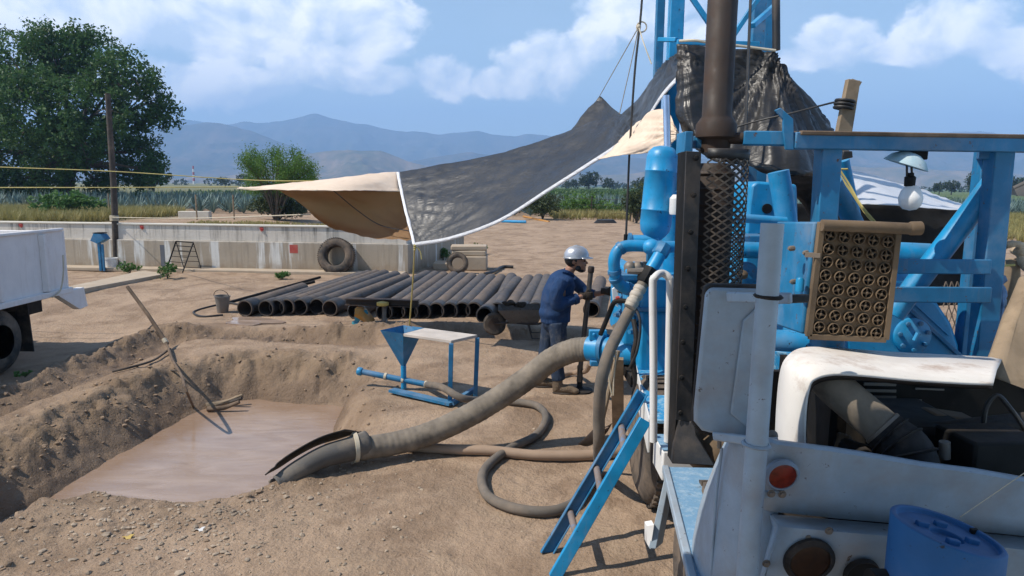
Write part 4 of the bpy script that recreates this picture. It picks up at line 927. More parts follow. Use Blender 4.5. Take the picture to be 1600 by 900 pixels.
mb.tube(cr([vb + V((0, .1, .5)), vb + V((.02, .05, .25)), vb, vb + V((0, -.1, -.1)), vb + V((0, -.25, -.14))], 5), .012, 6)
mb.build('lashing_rope', m_ropewhite, t)

for (u, v, r_, m_, nm, lb) in [(313, 829, .030, m_white, 'paper_scrap', 'scrap of white paper on the gravelly earth'), (200, 841, .035, m_yellow, 'dry_leaf', 'yellowish dry leaf lying near the pit rim'),
                           (492, 693, .05, m_blockc, 'flat_stone', 'pale flat stone at the mouth of the suction hose')]:
    g_ = GP(u, v); mb = MB(); P_ = []; r_ *= .75
    for i in range(9):
        A = 6.283 * i / 9; q_ = r_ * (1 + .35 * math.sin(3 * A + u)); P_.append(g_ + V((q_ * 1.4 * math.cos(A), q_ * math.sin(A), .008 + .008 * math.sin(2 * A))))
    mb.prism(P_, (0, 0, .006 if nm != 'flat_stone' else .02)); tag(mb.build(nm, m_), lb, nm.split('_')[1])
# ================================================================ tarps
def tarpmat(name, a, b, rough, scale=9, bs=.6, dirt=None, damt=.4, trans=None, sheen=.5, crink=34):
    n = NT(name); q = n.n('ShaderNodeNewGeometry').outputs['Position']
    c = n.mix(n.ramp(n.noise(2.2, 7, .65, q), .3, .7), a, b)
    if dirt: c = n.mix(n.math('MULTIPLY', n.ramp(n.noise(1.7, 6, .66, q, .5), .52, .70), damt), c, dirt)
    bn = n.bump(n.noise(scale, 3, .5, n.vscale((.45, 1, 1.6), q), .8), bs, .03); vo = n.n('ShaderNodeTexVoronoi'); vo.feature = 'DISTANCE_TO_EDGE'; vo.inputs['Scale'].default_value = crink
    n.l(q, vo.inputs['Vector']); bn = n.bump(vo.outputs['Distance'], .12, .006, bn)
    m = n.pbr(c, n.ramp(n.noise(5, 5, .6, q), .3, .7, rough - .08, rough + .14), 0, bn, sheen)
    if trans:
        tr = n.n('ShaderNodeBsdfTranslucent'); n.setin(tr.inputs[0], trans); mx = n.n('ShaderNodeMixShader'); mx.inputs[0].default_value = .62
        n.l(n.b.outputs[0], mx.inputs[1]); n.l(tr.outputs[0], mx.inputs[2]); n.l(mx.outputs[0], n.out.inputs['Surface'])
    return m
m_tarp = tarpmat('black plastic tarp', (.014, .014, .0145), (.027, .0265, .0265), .43, bs=.35, dirt=(.13, .115, .10), damt=.25, sheen=.7)
m_tarpdusty = tarpmat('dusty black tarp', (.012, .0118, .0118), (.024, .0225, .0215), .42, bs=.4, dirt=(.15, .12, .095), damt=.28, sheen=.45)
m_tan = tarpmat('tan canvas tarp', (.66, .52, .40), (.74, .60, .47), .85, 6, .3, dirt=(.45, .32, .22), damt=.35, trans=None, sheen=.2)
m_tanshade = tarpmat('shade toned tan belly', (.40, .27, .16), (.50, .34, .21), .85, 6, .4, dirt=(.20, .12, .06), damt=.4, trans=(.66, .47, .26), sheen=.2)  # same canvas as the upper sheet; base darkened to paint the underside's shade
m_silver = tarpmat('silver plastic sheet', (.50, .51, .53), (.60, .61, .63), .38, 7, .35, dirt=(.45, .40, .33), damt=.3, sheen=.6)
m_hem = tarpmat('white tarp hem', (.66, .66, .68), (.78, .78, .79), .5, 12, .5, dirt=(.4, .38, .35), damt=.4)
def surf(ctrl, k=10):
    """ctrl: rows of points -> dense smooth grid"""
    rows = [cr(r, k) for r in ctrl]; cols = list(zip(*rows)); d = [cr(c_, k) if len(c_) > 2 else [V(c_[0]).lerp(V(c_[1]), i / k) for i in range(k + 1)] for c_ in cols]
    return [list(r) for r in zip(*d)]
def crumple(g, ties=(), amp=.02, sc=2.2, seed=0, fade=0.0, stretch=None, damp=1.0, edge=0):
    nr, nc = len(g), len(g[0]); out = []
    for i in range(nr):
        row = []
        for j in range(nc):
            p = g[i][j]; a = g[i][min(j + 1, nc - 1)] - g[i][max(j - 1, 0)]; b = g[min(i + 1, nr - 1)][j] - g[max(i - 1, 0)][j]
            n_ = a.cross(b)
            if n_.length < 1e-9: row.append(p); continue
            n_.normalize(); q = p if not stretch else V((p.x * stretch[0], p.y * stretch[1], p.z * stretch[2]))
            h = amp * (noise.noise(q * sc + V((seed, 0, 0))) + .6 * (1 - 2 * abs(noise.noise(q * sc * 2.3 + V((0, seed, 3))))) + .25 * noise.noise(q * sc * 6 + V((seed, 5, 0))))
            for (tp_, fr, am, fall) in ties:
                d = p - tp_; r_ = d.length; u_, v_ = d.x, d.z; A = math.atan2(v_, u_)
                h += am * (1 - 2 * abs(noise.noise(V((A * fr, seed + 3, r_ * .35))))) * math.exp(-r_ / fall) * min(1, r_ / .12)
            if edge: h *= min(1, (nr - 1 - i + .4) / edge)
            row.append(p + n_ * h * damp)
        out.append(row)
    return out
def rope(name, pts, r, mat, label, cat='rope', sag=0, group=None, n=6):
    P = [V(p) for p in pts]
    if len(P) == 2: 
        m_ = P[0].lerp(P[1], .5) - V((0, 0, sag)); P = [P[0], m_, P[1]]
    return tag(MB().tube(cr(P, 10), r, n).build(name, mat), label, cat, group)
# --- long black tarp with the white hem
TOP = [(622, 268, 11.80), (700, 254, 11.54), (790, 236, 11.02), (880, 206, 10.50), (925, 190, 9.98), (968, 178, 9.20), (1003, 140, 8.16), (1030, 100, 7.51), (1056, 80, 6.99)]
MID = [(628, 300, 11.15), (705, 290, 10.76), (790, 272, 10.24), (880, 247, 9.59), (925, 231, 9.20), (968, 212, 8.55), (1006, 172, 7.64), (1032, 128, 7.12), (1056, 102, 6.73)]
LOW = [(638, 345, 10.50), (702, 335, 10.11), (780, 315, 9.59), (860, 278, 8.94), (910, 249, 8.55), (960, 222, 8.03), (1004, 182, 7.38), (1032, 140, 6.91), (1055, 114, 6.60)]
BOT = [(648, 382, 10.11), (705, 372, 9.72), (780, 345, 9.20), (860, 295, 8.68), (915, 260, 8.29), (965, 227, 7.90), (1006, 190, 7.25), (1034, 150, 6.81), (1055, 126, 6.55)]
t = thing('black_tarp', W(648, 382, 10.11), 'long black plastic tarp with a white hem, sloping up to the mast', 'tarp')
g = surf([[W(*p) for p in r] for r in (TOP, MID, LOW, BOT)], 18)
ties = [(W(648, 382, 10.11), 9, .045, .9), (W(1056, 80, 6.86), 12, .03, 1.0), (W(968, 200, 8.68), 5, .05, .5)]
g = crumple(g, ties, .022, 1.5, 1.7, stretch=(.45, .45, 2.2), edge=14)
# crease fold near the tied corner
MB().grid(g).build('sheet', m_tarp, t, solid=.004, smooth=180)
hem = [r[-1] for r in [g[-1]]] and g[-1]
rows = [[p + V((0, -.004, .028)) for p in hem], [p + V((0, -.012, .0)) for p in hem], [p + V((0, -.006, -.026)) for p in hem], [p + V((0, .02, -.028)) for p in hem]]
MB().grid(rows).build('hem', m_hem, t, smooth=180)
edge_ = [r[0] for r in g]; rows = [[p + V((-.03, -.012, 0)) for p in edge_], [p + V((.025, -.014, 0)) for p in edge_]]
MB().grid(rows).build('side_hem', m_hem, t, smooth=180, solid=.003)
pk = surf([[W(937, 150, 11.02), W(938, 150, 11.02), W(940, 151, 11.02)], [W(917, 170, 10.89), W(942, 172, 10.63), W(956, 168, 10.24)], [W(890, 205, 10.55), W(940, 205, 9.98), W(985, 190, 8.94)], [W(880, 222, 10.24), W(935, 222, 9.46), W(985, 205, 8.55)]], 10)
pk = crumple(pk, [(W(937, 150, 11.02), 10, .03, .6)], .012, 4, 9)
MB().grid(pk).build('peak', m_tarp, t, solid=.004, smooth=180)
# --- tan tarp
t = thing('tan_tarp', W(370, 291, 11.40), 'tan canvas tarp stretched to a point with a sagging belly', 'tarp')
g = surf([[W(370, 291, 11.60), W(450, 284, 11.60), W(540, 275, 11.50), W(623, 267, 12.0)], [W(370, 292, 11.50), W(450, 289, 11.20), W(540, 285, 11.00), W(624, 282, 11.7)], [W(371, 294, 11.40), W(450, 296, 10.90), W(540, 297, 10.8), W(627, 298, 11.4)]], 12)
g = crumple(g, [(W(370, 291, 11.40), 7, .03, 1.5)], .015, 2.2, 4); MB().grid(g).build('upper_sheet', m_tan, t, solid=.004, smooth=180)
tb = g[-1]; MB().tube([tb[0], tb[len(tb) // 2], tb[-1]], .012, 6).build('edge_rope', m_ropewhite, t)
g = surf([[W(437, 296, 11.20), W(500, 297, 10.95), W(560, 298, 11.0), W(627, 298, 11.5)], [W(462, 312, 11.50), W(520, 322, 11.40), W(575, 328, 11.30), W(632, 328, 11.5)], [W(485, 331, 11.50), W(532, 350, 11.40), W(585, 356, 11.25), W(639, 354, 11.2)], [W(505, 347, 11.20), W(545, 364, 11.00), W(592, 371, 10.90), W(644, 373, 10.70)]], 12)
g = crumple(g, [(W(644, 373, 10.70), 6, .04, .8)], .03, 1.8, 8); MB().grid(g).build('belly', m_tanshade, t, solid=.004, smooth=180)
rope('belly_cord', [W(520, 297, 10.80), W(560, 330, 11.05), W(595, 352, 11.00), W(640, 361, 10.65)], .008, m_wire, 'dark cord lying along the tan belly of the tarp', 'cord')
# --- tan inner tarp by the mast
t = thing('canvas_flap', W(1066, 210, 6.0), 'sandy canvas flap gathered to a point at the blue bracket', 'tarp')
g = surf([[W(1062, 205, 6.0), W(1040, 172, 6.6), W(1005, 185, 7.2), W(975, 215, 7.6)], [W(1064, 208, 5.98), W(1035, 195, 6.4), W(1000, 210, 7.0), W(960, 232, 7.5)], [W(1065, 211, 5.97), W(1035, 215, 6.3), W(990, 229, 6.9), W(945, 243, 7.4)], [W(1066, 215, 5.96), W(1040, 232, 6.2), W(1000, 240, 6.8), W(935, 250, 7.3)]], 10)
g = crumple(g, [(W(1066, 210, 6.0), 9, .05, .9)], .015, 2.5, 12); MB().grid(g).build('sheet', m_tan, t, solid=.004, smooth=180)
# --- black tarp round the mast
t = thing('mast_tarp', W(1150, 72, 6.2), 'crumpled dusty black tarp hung round the foot of the mast', 'tarp')
cols = [[(1057, 68, 6.35), (1054, 110, 6.3), (1054, 150, 6.25), (1056, 180, 6.2), (1066, 205, 6.1)],
        [(1082, 67, 6.3), (1080, 115, 6.15), (1078, 160, 6.1), (1082, 200, 6.0), (1095, 235, 5.95)],
        [(1120, 70, 6.3), (1118, 120, 6.2), (1116, 165, 6.1), (1118, 210, 6.0), (1125, 248, 5.85)],
        [(1165, 74, 6.3), (1162, 125, 6.25), (1160, 170, 6.1), (1158, 215, 5.9), (1162, 252, 5.7)],
        [(1210, 79, 6.25), (1207, 130, 6.1), (1203, 180, 5.85), (1205, 230, 5.6), (1210, 262, 5.5)],
        [(1228, 92, 6.25), (1240, 135, 6.05), (1245, 185, 5.85), (1250, 235, 5.6), (1255, 270, 5.5)],
        [(1250, 118, 6.3), (1270, 158, 6.2), (1278, 200, 6.05), (1282, 242, 5.8), (1285, 268, 5.7)],
        [(1278, 150, 6.4), (1298, 180, 6.4), (1306, 205, 6.3), (1306, 238, 6.2), (1303, 262, 6.1)]]
g = surf([[W(*c_[i]) for c_ in cols] for i in range(5)], 12)
g = crumple(g, [(W(1211, 80, 6.25), 9, .085, .9), (W(1060, 70, 6.35), 12, .03, .5), (W(1303, 190, 6.4), 9, .03, .5)], .010, 1.3, 21, stretch=(1.4, 1, .4))
MB().grid(g).build('sheet', m_tarpdusty, t, solid=.004, smooth=180)
hem = g[-1]; MB().tube(hem, .022, 8, jit=.2).build('rolled_hem', m_tarpdusty, t)
g = surf([[W(1160, 256, 5.9), W(1205, 268, 5.7), W(1255, 276, 5.65), W(1300, 268, 6.2)], [W(1175, 262, 6.8), W(1215, 285, 6.8), W(1260, 300, 6.7), W(1300, 290, 6.7)], [W(1235, 270, 7.6), W(1250, 300, 7.6), W(1268, 345, 7.2), W(1300, 310, 7.0)]], 10)
MB().grid(crumple(g, (), .03, 2, 5)).build('inner_lining', m_dark, t, solid=.004, smooth=180)
mb = MB(); mb.tube(cr([W(1062, 64, 6.3), W(1085, 63, 6.2), W(1105, 66, 6.2), W(1150, 71, 6.25), W(1212, 79, 6.25)], 6), .012, 7); mb.build('tie_rope', m_ropewhite, t)
# --- silver sheet shelter
t = thing('silver_sheet', W(1400, 300, 7.4), 'silver plastic sheet roof sagging over a dark shelter', 'tarp')
g = surf([[W(1318, 262, 7.9), W(1370, 274, 8.0), W(1430, 290, 8.1), W(1515, 322, 8.2)], [W(1322, 285, 7.4), W(1370, 298, 7.3), W(1440, 312, 7.4), W(1512, 323, 7.6)], [W(1322, 316, 6.9), W(1375, 318, 6.8), W(1440, 323, 6.9), W(1508, 326, 7.1)]], 12)
g = crumple(g, [(W(1512, 324, 7.5), 6, .04, 1.0)], .012, 1.8, 31); MB().grid(g).build('roof_sheet', m_silver, t, solid=.004, smooth=180)
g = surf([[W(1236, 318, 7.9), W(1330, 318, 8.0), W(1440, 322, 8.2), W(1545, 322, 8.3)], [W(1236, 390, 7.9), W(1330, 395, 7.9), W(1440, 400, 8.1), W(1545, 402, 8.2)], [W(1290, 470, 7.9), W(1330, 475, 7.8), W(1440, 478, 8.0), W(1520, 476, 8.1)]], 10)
MB().grid(crumple(g, (), .05, 1.6, 3)).build('back_curtain', paint('shade toned black cloth', (.008, .008, .009), .9, amt=0, dust=0, bump=0), t, solid=.004, smooth=180)  # black tarp side; its colour also supplies the shade under the silver roof
# ropes
rope('guy_rope', [W(-300, 250, 11.8), W(0, 261, 11.8), W(180, 268, 11.8), W(385, 281, 11.7), W(500, 283, 11.5)], .009, m_rope, 'upper yellow rope running from the frame edge to the tan tarp', group='yellow guy ropes')
rope('guy_rope', [W(-300, 294, 11.5), W(0, 293, 11.5), W(180, 293, 11.5), W(372, 292, 11.5)], .009, m_rope, 'lower yellow rope ending at the pointed tip of the tan tarp', group='yellow guy ropes')
rope('guy_rope', [pb.lerp(pt, .28) + V((0, -.1, .1)), W(300, 341, 15), W(485, 335, 11.5)], .011, m_ropewhite, 'pale rope from the timber pole to the edge of the tan belly')
rope('tie_rope', [W(648, 383, 10.08), W(645, 440, 10.6), GP(639, 520)], .012, m_rope, 'yellow rope running from the black tarp corner down behind the hopper')
mb = MB(); kp = W(648, 384, 10.06)
for i in range(3): mb.sph(kp + V((0, 0, -.03 * i)), (.022, .022, .018), 8)
mb.tube(cr([kp, kp + V((.08, 0, -.08)), kp + V((.10, 0, -.2))], 5), .008, 5); mb.build('rope_knot', m_rope); tag(COL.objects[-1], 'yellow knot at the low corner of the black tarp', 'knot')
hk = W(998, 42, 7.2)
rope('peak_cord', [W(937, 150, 11.02), hk], .006, m_ropewhite, 'thin cord lifting the tarp peak towards the cable knot', 'cord', 0)
rope('peak_cord', [W(968, 178, 8.2), W(988, 90, 7.6), hk], .005, m_ropewhite, 'slack thin cord beside the one lifting the tarp peak', 'cord')
rope('peak_cord', [W(1018, 100, 6.9), W(1006, 68, 7.0), hk], .006, m_ropewhite, 'short cord from the cable knot to the mast side tarp', 'cord')
t = thing('hanging_cable', W(1003, -60, 7.2), 'dark steel cable hanging down beside the blue mast', 'cable')
MB().tube(cr([W(1012, -200, 7.2), W(1003, 0, 7.2), W(992, 110, 7.2), W(984, 230, 7.2), W(981, 300, 7.2), W(978, 372, 7.2)], 8), .012, 6).build('line', m_wire, t)
MB().tube([W(978, 366, 7.2), W(977, 384, 7.2)], .022, 8).build('hook', m_dark, t)
mb = MB(); mb.tube([hk + V((.05 * math.cos(A) + .03, 0, .05 * math.sin(A))) for A in np.linspace(0, 6.2, 16)], .008, 5); mb.sph(hk, .025, 8); mb.build('knot', m_ropewhite, t)

# ================================================================ the worker
def PM(u, v, dy=0): return W(u + max(0, 475 - v) * .07, v, 8.1 + dy)
t = thing('person', PM(868, 610) * V((1, 1, 0)).x and V((PM(868, 612).x, 8.1, 0)), 'worker in a silver hard hat and navy denim jacket gripping a steel bar', 'person')
def limb(mb, pts, rr, n=14): mb.tube(cr(pts, 6), rr, n)
head = PM(893, 404); 
def HM(u, v, dy=0): return PM(u + 2.5, v + 5.5, dy)
b = MB()
b.sph(HM(892, 398), (.098, .078, .118), 18); b.sph(HM(899, 408), (.072, .064, .085), 14); b.sph(HM(905, 416), (.035, .042, .032), 10)      # skull, face, chin
limb(b, [HM(886, 412), HM(883, 420), PM(879, 438)], [.058, .058, .075])
b.sph(HM(910, 405.5), (.022, .014, .018), 8); b.tube([HM(906, 399), HM(910, 405)], [.009, .014], 7)     # nose
b.sph(HM(907.5, 411.5), (.015, .024, .008), 8); b.sph(HM(907.5, 413.5), (.013, .022, .008), 8)
for dy in (-.076, .076): b.sph(HM(889, 404, dy), (.018, .012, .032), 8)                              # ears
for dy in (-.034, .034): b.sph(HM(905.5, 399.5, dy), (.012, .02, .010), 8)                           # brows
ck = (PM(880, 440), PM(868, 500))
b.sph(PM(874, 455), (.12, .19, .2), 16); b.sph(PM(868, 490), (.12, .16, .14), 16)
limb(b, [PM(876, 439, -.19), PM(868, 458, -.27), PM(871, 477, -.27), PM(884, 472, -.25), PM(899, 467, -.21), PM(909, 463, -.17)], [.05, .05, .046, .04, .034, .03])
limb(b, [PM(886, 437, .18), PM(902, 447, .24), PM(913, 456, .23), PM(924, 459, .17), PM(931, 459, .14), PM(944, 457, .09)], [.05, .05, .046, .038, .034, .03])
for (x, y, dy, x2, y2, dy2) in ((862, 500, .085, 856, 535, .10), (869, 500, -.085, 872, 532, -.10)): limb(b, [PM(x, y, dy), PM(x2, y2, dy2)], [.085, .06])
b.build('body', m_skin, t, remesh=.010, rsm=5)
eye = MB()
for dy in (-.032, .032): eye.sph(HM(906.2, 402.5, dy), (.009, .011, .008), 8)
eye.build('eyes', m_dark, t)
h = MB()      # hair fringe, beard, moustache
h.sph(HM(888, 399), (.105, .083, .10), 16); h.build('hair', m_hair, t)
h = MB(); h.sph(HM(902, 417), (.046, .050, .026), 12); h.sph(HM(897, 414, -.06), (.035, .014, .035), 8); h.sph(HM(897, 414, .06), (.035, .014, .035), 8); h.sph(HM(908.5, 409.5), (.010, .03, .007), 8); h.build('beard', m_hair, t)
hm = MB(); hc = HM(893, 396); R_ = Matrix.Rotation(R(6), 3, 'Y')
prof = [(.142, -.01), (.140, .02), (.132, .055), (.111, .092), (.075, .118), (.038, .129), (.001, .132)]
hm.lathe(prof, hc, (-.04, 0, 1), 28)
for i, p_ in enumerate(hm.v): hm.v[i] = (hc.x + (p_[0] - hc.x) * 1.05, hc.y + (p_[1] - hc.y) * .86, p_[2])
he = hm.build('hard_hat', m_helmet, t, solid=.006, smooth=60)
br = MB(); rows = []
for A in np.linspace(-1.2, 1.2, 15): rows.append([hc + V((math.cos(A) * .140, math.sin(A) * .119, .004)), hc + V((math.cos(A) * (.15 + .055 * math.cos(A)), math.sin(A) * .138, -.012))])
br.grid(rows); rows = []
for A in np.linspace(1.2, 5.08, 22): rows.append([hc + V((math.cos(A) * .141, math.sin(A) * .118, .002)), hc + V((math.cos(A) * .156, math.sin(A) * .131, -.006))])
br.grid(rows); br.build('brim', m_helmet, he, solid=.005)
rg = MB(); rg.tube([hc + V((A_ * .13, 0, .134 - A_ * A_ * .12)) for A_ in np.linspace(-.75, .75, 9)], .012, 6); rg.build('ridge', m_helmet, he)
MB().lathe([(.104, -.022), (.106, -.022), (.106, .0), (.104, .0)], hc + V((-.003, 0, -.0)), (0, 0, 1), 24).build('hat_band', m_dark, he)
# jacket
j = MB()
j.tube(cr([PM(884, 425), PM(877, 438), PM(870, 462), PM(868, 485), PM(868, 503)], 6), [.075, .165, .19, .185, .18], 20)
j.sph(PM(877, 438), (.135, .235, .090), 18); j.sph(PM(868, 455), (.15, .205, .17), 18); j.sph(PM(866, 488), (.19, .20, .13), 18); j.sph(PM(857, 468), (.08, .17, .16), 14)
limb(j, [PM(876, 439, -.20), PM(868, 458, -.27), PM(871, 477, -.27), PM(884, 472, -.25), PM(899, 467, -.21)], [.085, .082, .078, .066, .056])
limb(j, [PM(888, 437, .20), PM(902, 447, .24), PM(913, 456, .23), PM(924, 459, .17), PM(929, 459, .15)], [.085, .08, .07, .058, .054])
j.build('jacket', m_jacket, t, remesh=.014, rsm=4)
k = MB(); k.tube(cr([PM(876, 424, -.08), PM(884, 426, -.085), PM(892, 431, -.0), PM(885, 425, .085), PM(877, 422, .08)], 5), .026, 8); k.build('collar', m_jacket, t)
k = MB(); k.lathe([(.060, -.025), (.066, -.025), (.064, .02), (.056, .02)], PM(899, 467, -.21), PM(909, 463, -.17) - PM(899, 467, -.21), 16); k.build('cuff', m_jacket, t)
# trousers
tr = MB(); tr.sph(PM(867, 503), (.165, .165, .12), 16)
limb(tr, [PM(870, 503, -.085), PM(873, 535, -.10), PM(870, 568, -.10), PM(873, 594, -.11)], [.115, .10, .085, .085])
limb(tr, [PM(861, 503, .085), PM(855, 540, .10), PM(850, 566, .12), PM(846, 588, .14)], [.115, .10, .085, .08])
tr.build('trousers', m_jeans, t, remesh=.014, rsm=4)
for (u, v, dy, s) in ((878, 607, -.12, 1), (848, 596, .14, 1)):
    bt = MB(); p_ = PM(u, v, dy); g_ = gh(p_.x, p_.y); p_.z = g_
    bt.tube(cr([p_ + V((-.05, 0, .20)), p_ + V((-.055, 0, .08)), p_ + V((-.05, 0, .045))], 4), [.062, .062, .055], 12); bt.sph(p_ + V((-.055, 0, .045)), (.065, .05, .045), 12)
    bt.tube(cr([p_ + V((-.05, 0, .055)), p_ + V((.06, -.01, .06)), p_ + V((.15, -.03, .042))], 4), [.055, .058, .044], 12); bt.sph(p_ + V((.15, -.03, .04)), (.06, .05, .038), 12)
    bt.build('boot', m_boot, t, remesh=.010)
    bs = MB(); bs.sph(p_ + V((.045, -.012, .012)), (.165, .055, .018), 16); bs.build('sole', m_rubber, t)
# gloves: palm, four fingers and a thumb each
def glove(c_, xd, yd, zd, curl, s=1.0):
    """xd: along fingers, yd: across knuckles (thumb side), zd: palm normal (curl direction)"""
    g_ = MB(); xd, yd, zd = V(xd).normalized(), V(yd).normalized(), V(zd).normalized(); Q = Matrix((xd, yd, zd)).transposed()
    g_.sph(c_, (.052 * s, .046 * s, .022 * s), 12, Q); g_.tube([c_ - xd * .09 * s, c_ - xd * .02 * s], [.036 * s, .034 * s], 10)
    for i, (L, o) in enumerate(((.075, .034), (.085, .012), (.08, -.011), (.063, -.032))):
        p_ = c_ + xd * .038 * s + yd * o * s; A = 0; pts = [p_ - xd * .03 * s, p_]
        for sg in (.42, .32, .26): A += curl; d = xd * math.cos(A) + zd * math.sin(A); pts.append(pts[-1] + d * L * sg * s)
        g_.tube(pts, [.0125 * s, .0125 * s, .012 * s, .011 * s, .009 * s], 8); g_.sph(pts[-1], .009 * s, 6)
    p_ = c_ - xd * .02 * s + yd * .035 * s; g_.tube(cr([p_ - yd * .02 * s, p_ + yd * .022 * s + zd * .012 * s + xd * .02 * s, p_ + yd * .02 * s + zd * .05 * s + xd * .04 * s], 3), [.015 * s, .013 * s, .010 * s], 8)
    return g_
bar_b, bar_t = PM(904.5, 596, -.06), PM(920, 416, -.12); axb = (bar_t - bar_b).normalized()
hp_ = bar_b.lerp(bar_t, .752)
glove(hp_ + V((-.022, -.045, 0)), V((.75, -.12, .0)), axb, V((.1, 1, 0)), .85, 1.12).build('glove', m_glove, t, remesh=.005, rsm=3)
glove(PM(951, 456, .08), V((1, -.25, -.05)), V((.1, -.3, 1)), V((.2, -1, -.3)), .38, 1.15).build('glove', m_glove, t, remesh=.005, rsm=3)
t = thing('steel_bar', bar_b, 'upright worn steel bar held in the hand of the worker', 'bar')
mb = MB(); mb.tube([bar_b, bar_t], .030, 14); mb.build('shaft', m_steel and paint('dull pipe steel', (.07, .065, .06), .5, metal=.4, amt=.5), t)
MB().lathe([(.034, 0), (.038, .01), (.038, .06), (.034, .07)], bar_t - axb * .075, axb, 14).build('collar', m_rust, t)
fb = PM(906, 592, -.02); fb.z = gh(fb.x, fb.y); 
t = thing('drill_stand', fb, 'dark round foot plate under the bar held by the worker', 'stand')
MB().lathe([(.16, 0), (.16, .02), (.05, .04), (.035, .06), (.035, .32)], fb, (0, 0, 1), 20).build('foot', m_dark, t)
MB().tube(cr([G0(872, 597) + V((0, .12, .05)), G0(900, 590) + V((0, 0, .06)), W(915, 580, 7.9), W(922, 568, 7.6)], 5), .03, 9).build('lever', m_hosetan, t)
# ================================================================ mud pump
t = thing('mud_pump', W(1010, 600, 6.0) * 1, 'blue piston mud pump with valve chests, pipe elbow and upright surge cylinder', 'pump'); PU = t
def frontbox(u0, v0, u1, v1, Y, depth):
    a, b_ = W(u0, v1, Y), W(u1, v0, Y); return V(((a.x + b_.x) / 2, Y + depth / 2, (a.z + b_.z) / 2)), (b_.x - a.x, depth, b_.z - a.z)
def fbox(name, u0, v0, u1, v1, Y, depth, mat, parent, bevel=.01):
    c_, s_ = frontbox(u0, v0, u1, v1, Y, depth); return MB().box(c_, s_).build(name, mat, parent, bevel)
fe = fbox('fluid_end', 975, 421, 1000, 540, 5.75, .9, m_blue, t, .02)
fbox('power_end', 1001, 436, 1085, 486, 5.6, 1.3, m_blue, t, .02)
fbox('lower_casing', 997, 487, 1085, 600, 5.65, 1.3, m_blue, t, .025)
fbox('flange_plate', 999, 482, 1085, 487, 5.57, 1.35, m_blue2, t, .006)
fbox('base_skid', 985, 590, 1085, 606, 5.6, 1.4, m_dark, t)
mb = MB()
for (u, v) in [(1008, 480), (1042, 478), (1066, 480)]: mb.lathe([(.022, 0), (.022, .03), (.013, .03), (.013, .07)], W(u, v, 5.63), (0, 0, 1), 8)
mb.build('bolt', m_rust, t)
for i, (u, v) in enumerate([(968, 452), (966, 470), (965, 490), (964, 508), (972, 520), (984, 452), (985, 474), (986, 496), (988, 516)]):
    mb = MB(); p_ = W(u, v, 5.72 - (.0 if i > 4 else -.25)); mb.lathe([(.045, 0), (.045, .05), (.03, .055), (.03, .09), (.02, .09), (.02, .13)], p_ + V((.06, .02, 0)), (-.75, -.65, 0), 8); mb.build('valve_stud', m_blue2 if i % 3 else m_steel, fe)
mb = MB(); mb.box(W(990, 428, 5.9), (.32, .5, .05)); mb.build('valve_cover', m_blue2, fe, .008)
for u in (984, 997, 1008): MB().lathe([(.05, 0), (.055, .05), (.04, .08), (.02, .09)], W(u, 425, 5.85), (0, 0, 1), 12).build('valve_cap', m_steel, fe)
MB().prism([W(957, 452, 5.9), W(966, 446, 5.9), W(966, 480, 5.9), W(959, 476, 5.9)], (0, .04, 0)).build('white_plate', m_white, t)
MB().tube([W(962, 466, 5.70), W(968, 465, 5.70)], .014, 8).build('red_handle', m_red, t)
MB().tube(cr([W(938, 523, 5.9), W(951, 492, 5.85), W(958, 475, 5.8), W(965, 470, 5.78), W(982, 471, 5.74)], 4), .022, 8).build('lever', m_dark, t)
sp2 = MB().tube([W(921, 544, 6.22), W(994, 551, 5.95)], .118, 22).build('suction_pipe', m_blue, t)
d = (W(994, 551, 5.95) - W(921, 544, 6.22)).normalized()
MB().lathe([(.12, -.02), (.145, -.02), (.145, .02), (.12, .02)], W(944, 546, 6.13), d, 24).build('flange', m_blue2, sp2)
mb = MB(); c_ = W(934, 523, 6.15); mb.box(c_, (.16, .07, .09)); mb.cyl(c_ + V((-.04, -.06, .01)), c_ + V((-.04, .06, .01)), .015, 8); mb.cyl(c_ + V((.04, -.06, .01)), c_ + V((.04, .06, .01)), .015, 8); mb.build('clamp_ear', m_blue, sp2, .01)
mb = MB(); c_ = W(932, 567, 6.1); mb.box(c_, (.12, .08, .05)); mb.build('clamp_foot', m_blue2, sp2, .008)
el_ = cr([W(1064, 386, 5.55), W(1020, 385, 5.5), W(985, 384, 5.5), W(968, 389, 5.5), W(960, 404, 5.5), W(960, 422, 5.52), W(963, 438, 5.54), W(973, 448, 5.58), W(988, 453, 5.64)], 6)
ep = MB().tube(el_, .048, 18).build('elbow_pipe', m_blue, t)
for f_ in (.37, .66, .75, .97):
    i = int(f_ * (len(el_) - 2)); d = (el_[i + 1] - el_[i]).normalized(); MB().lathe([(.048, -.018), (.056, -.016), (.056, .016), (.048, .018)], el_[i], d, 18).build('weld_ring', m_blue2, ep)
mb = MB(); mb.tube([W(984, 375, 5.75), W(1030, 376, 5.7)], .045, 16); mb.build('side_nozzle', m_blue, t)
MB().lathe([(.06, -.01), (.06, .012)], W(984, 375, 5.75), (1, 0, 0), 16).build('nozzle_flange', m_blue2, t)
MB().sph(W(1018, 386, 5.47), (.078, .07, .065), 16).build('tee_body', m_blue, t)
MB().tube(cr([W(1034, 391, 5.4), W(1027, 405, 5.36), W(1014, 426, 5.32)], 4), .052, 16).build('branch_pipe', m_blue, t)
MB().lathe([(.06, -.05), (.066, -.04), (.066, .04), (.06, .05)], W(1034, 391, 5.4), (W(1014, 426, 5.32) - W(1034, 391, 5.4)), 8).build('union_nut', m_blue2, t)
nb = [W(1014, 426, 5.32), W(1003, 446, 5.28), W(984, 480, 5.2)]
MB().tube(nb, .044, 14).build('steel_nipple', m_hosebig, t)
d = (nb[2] - nb[0]).normalized()
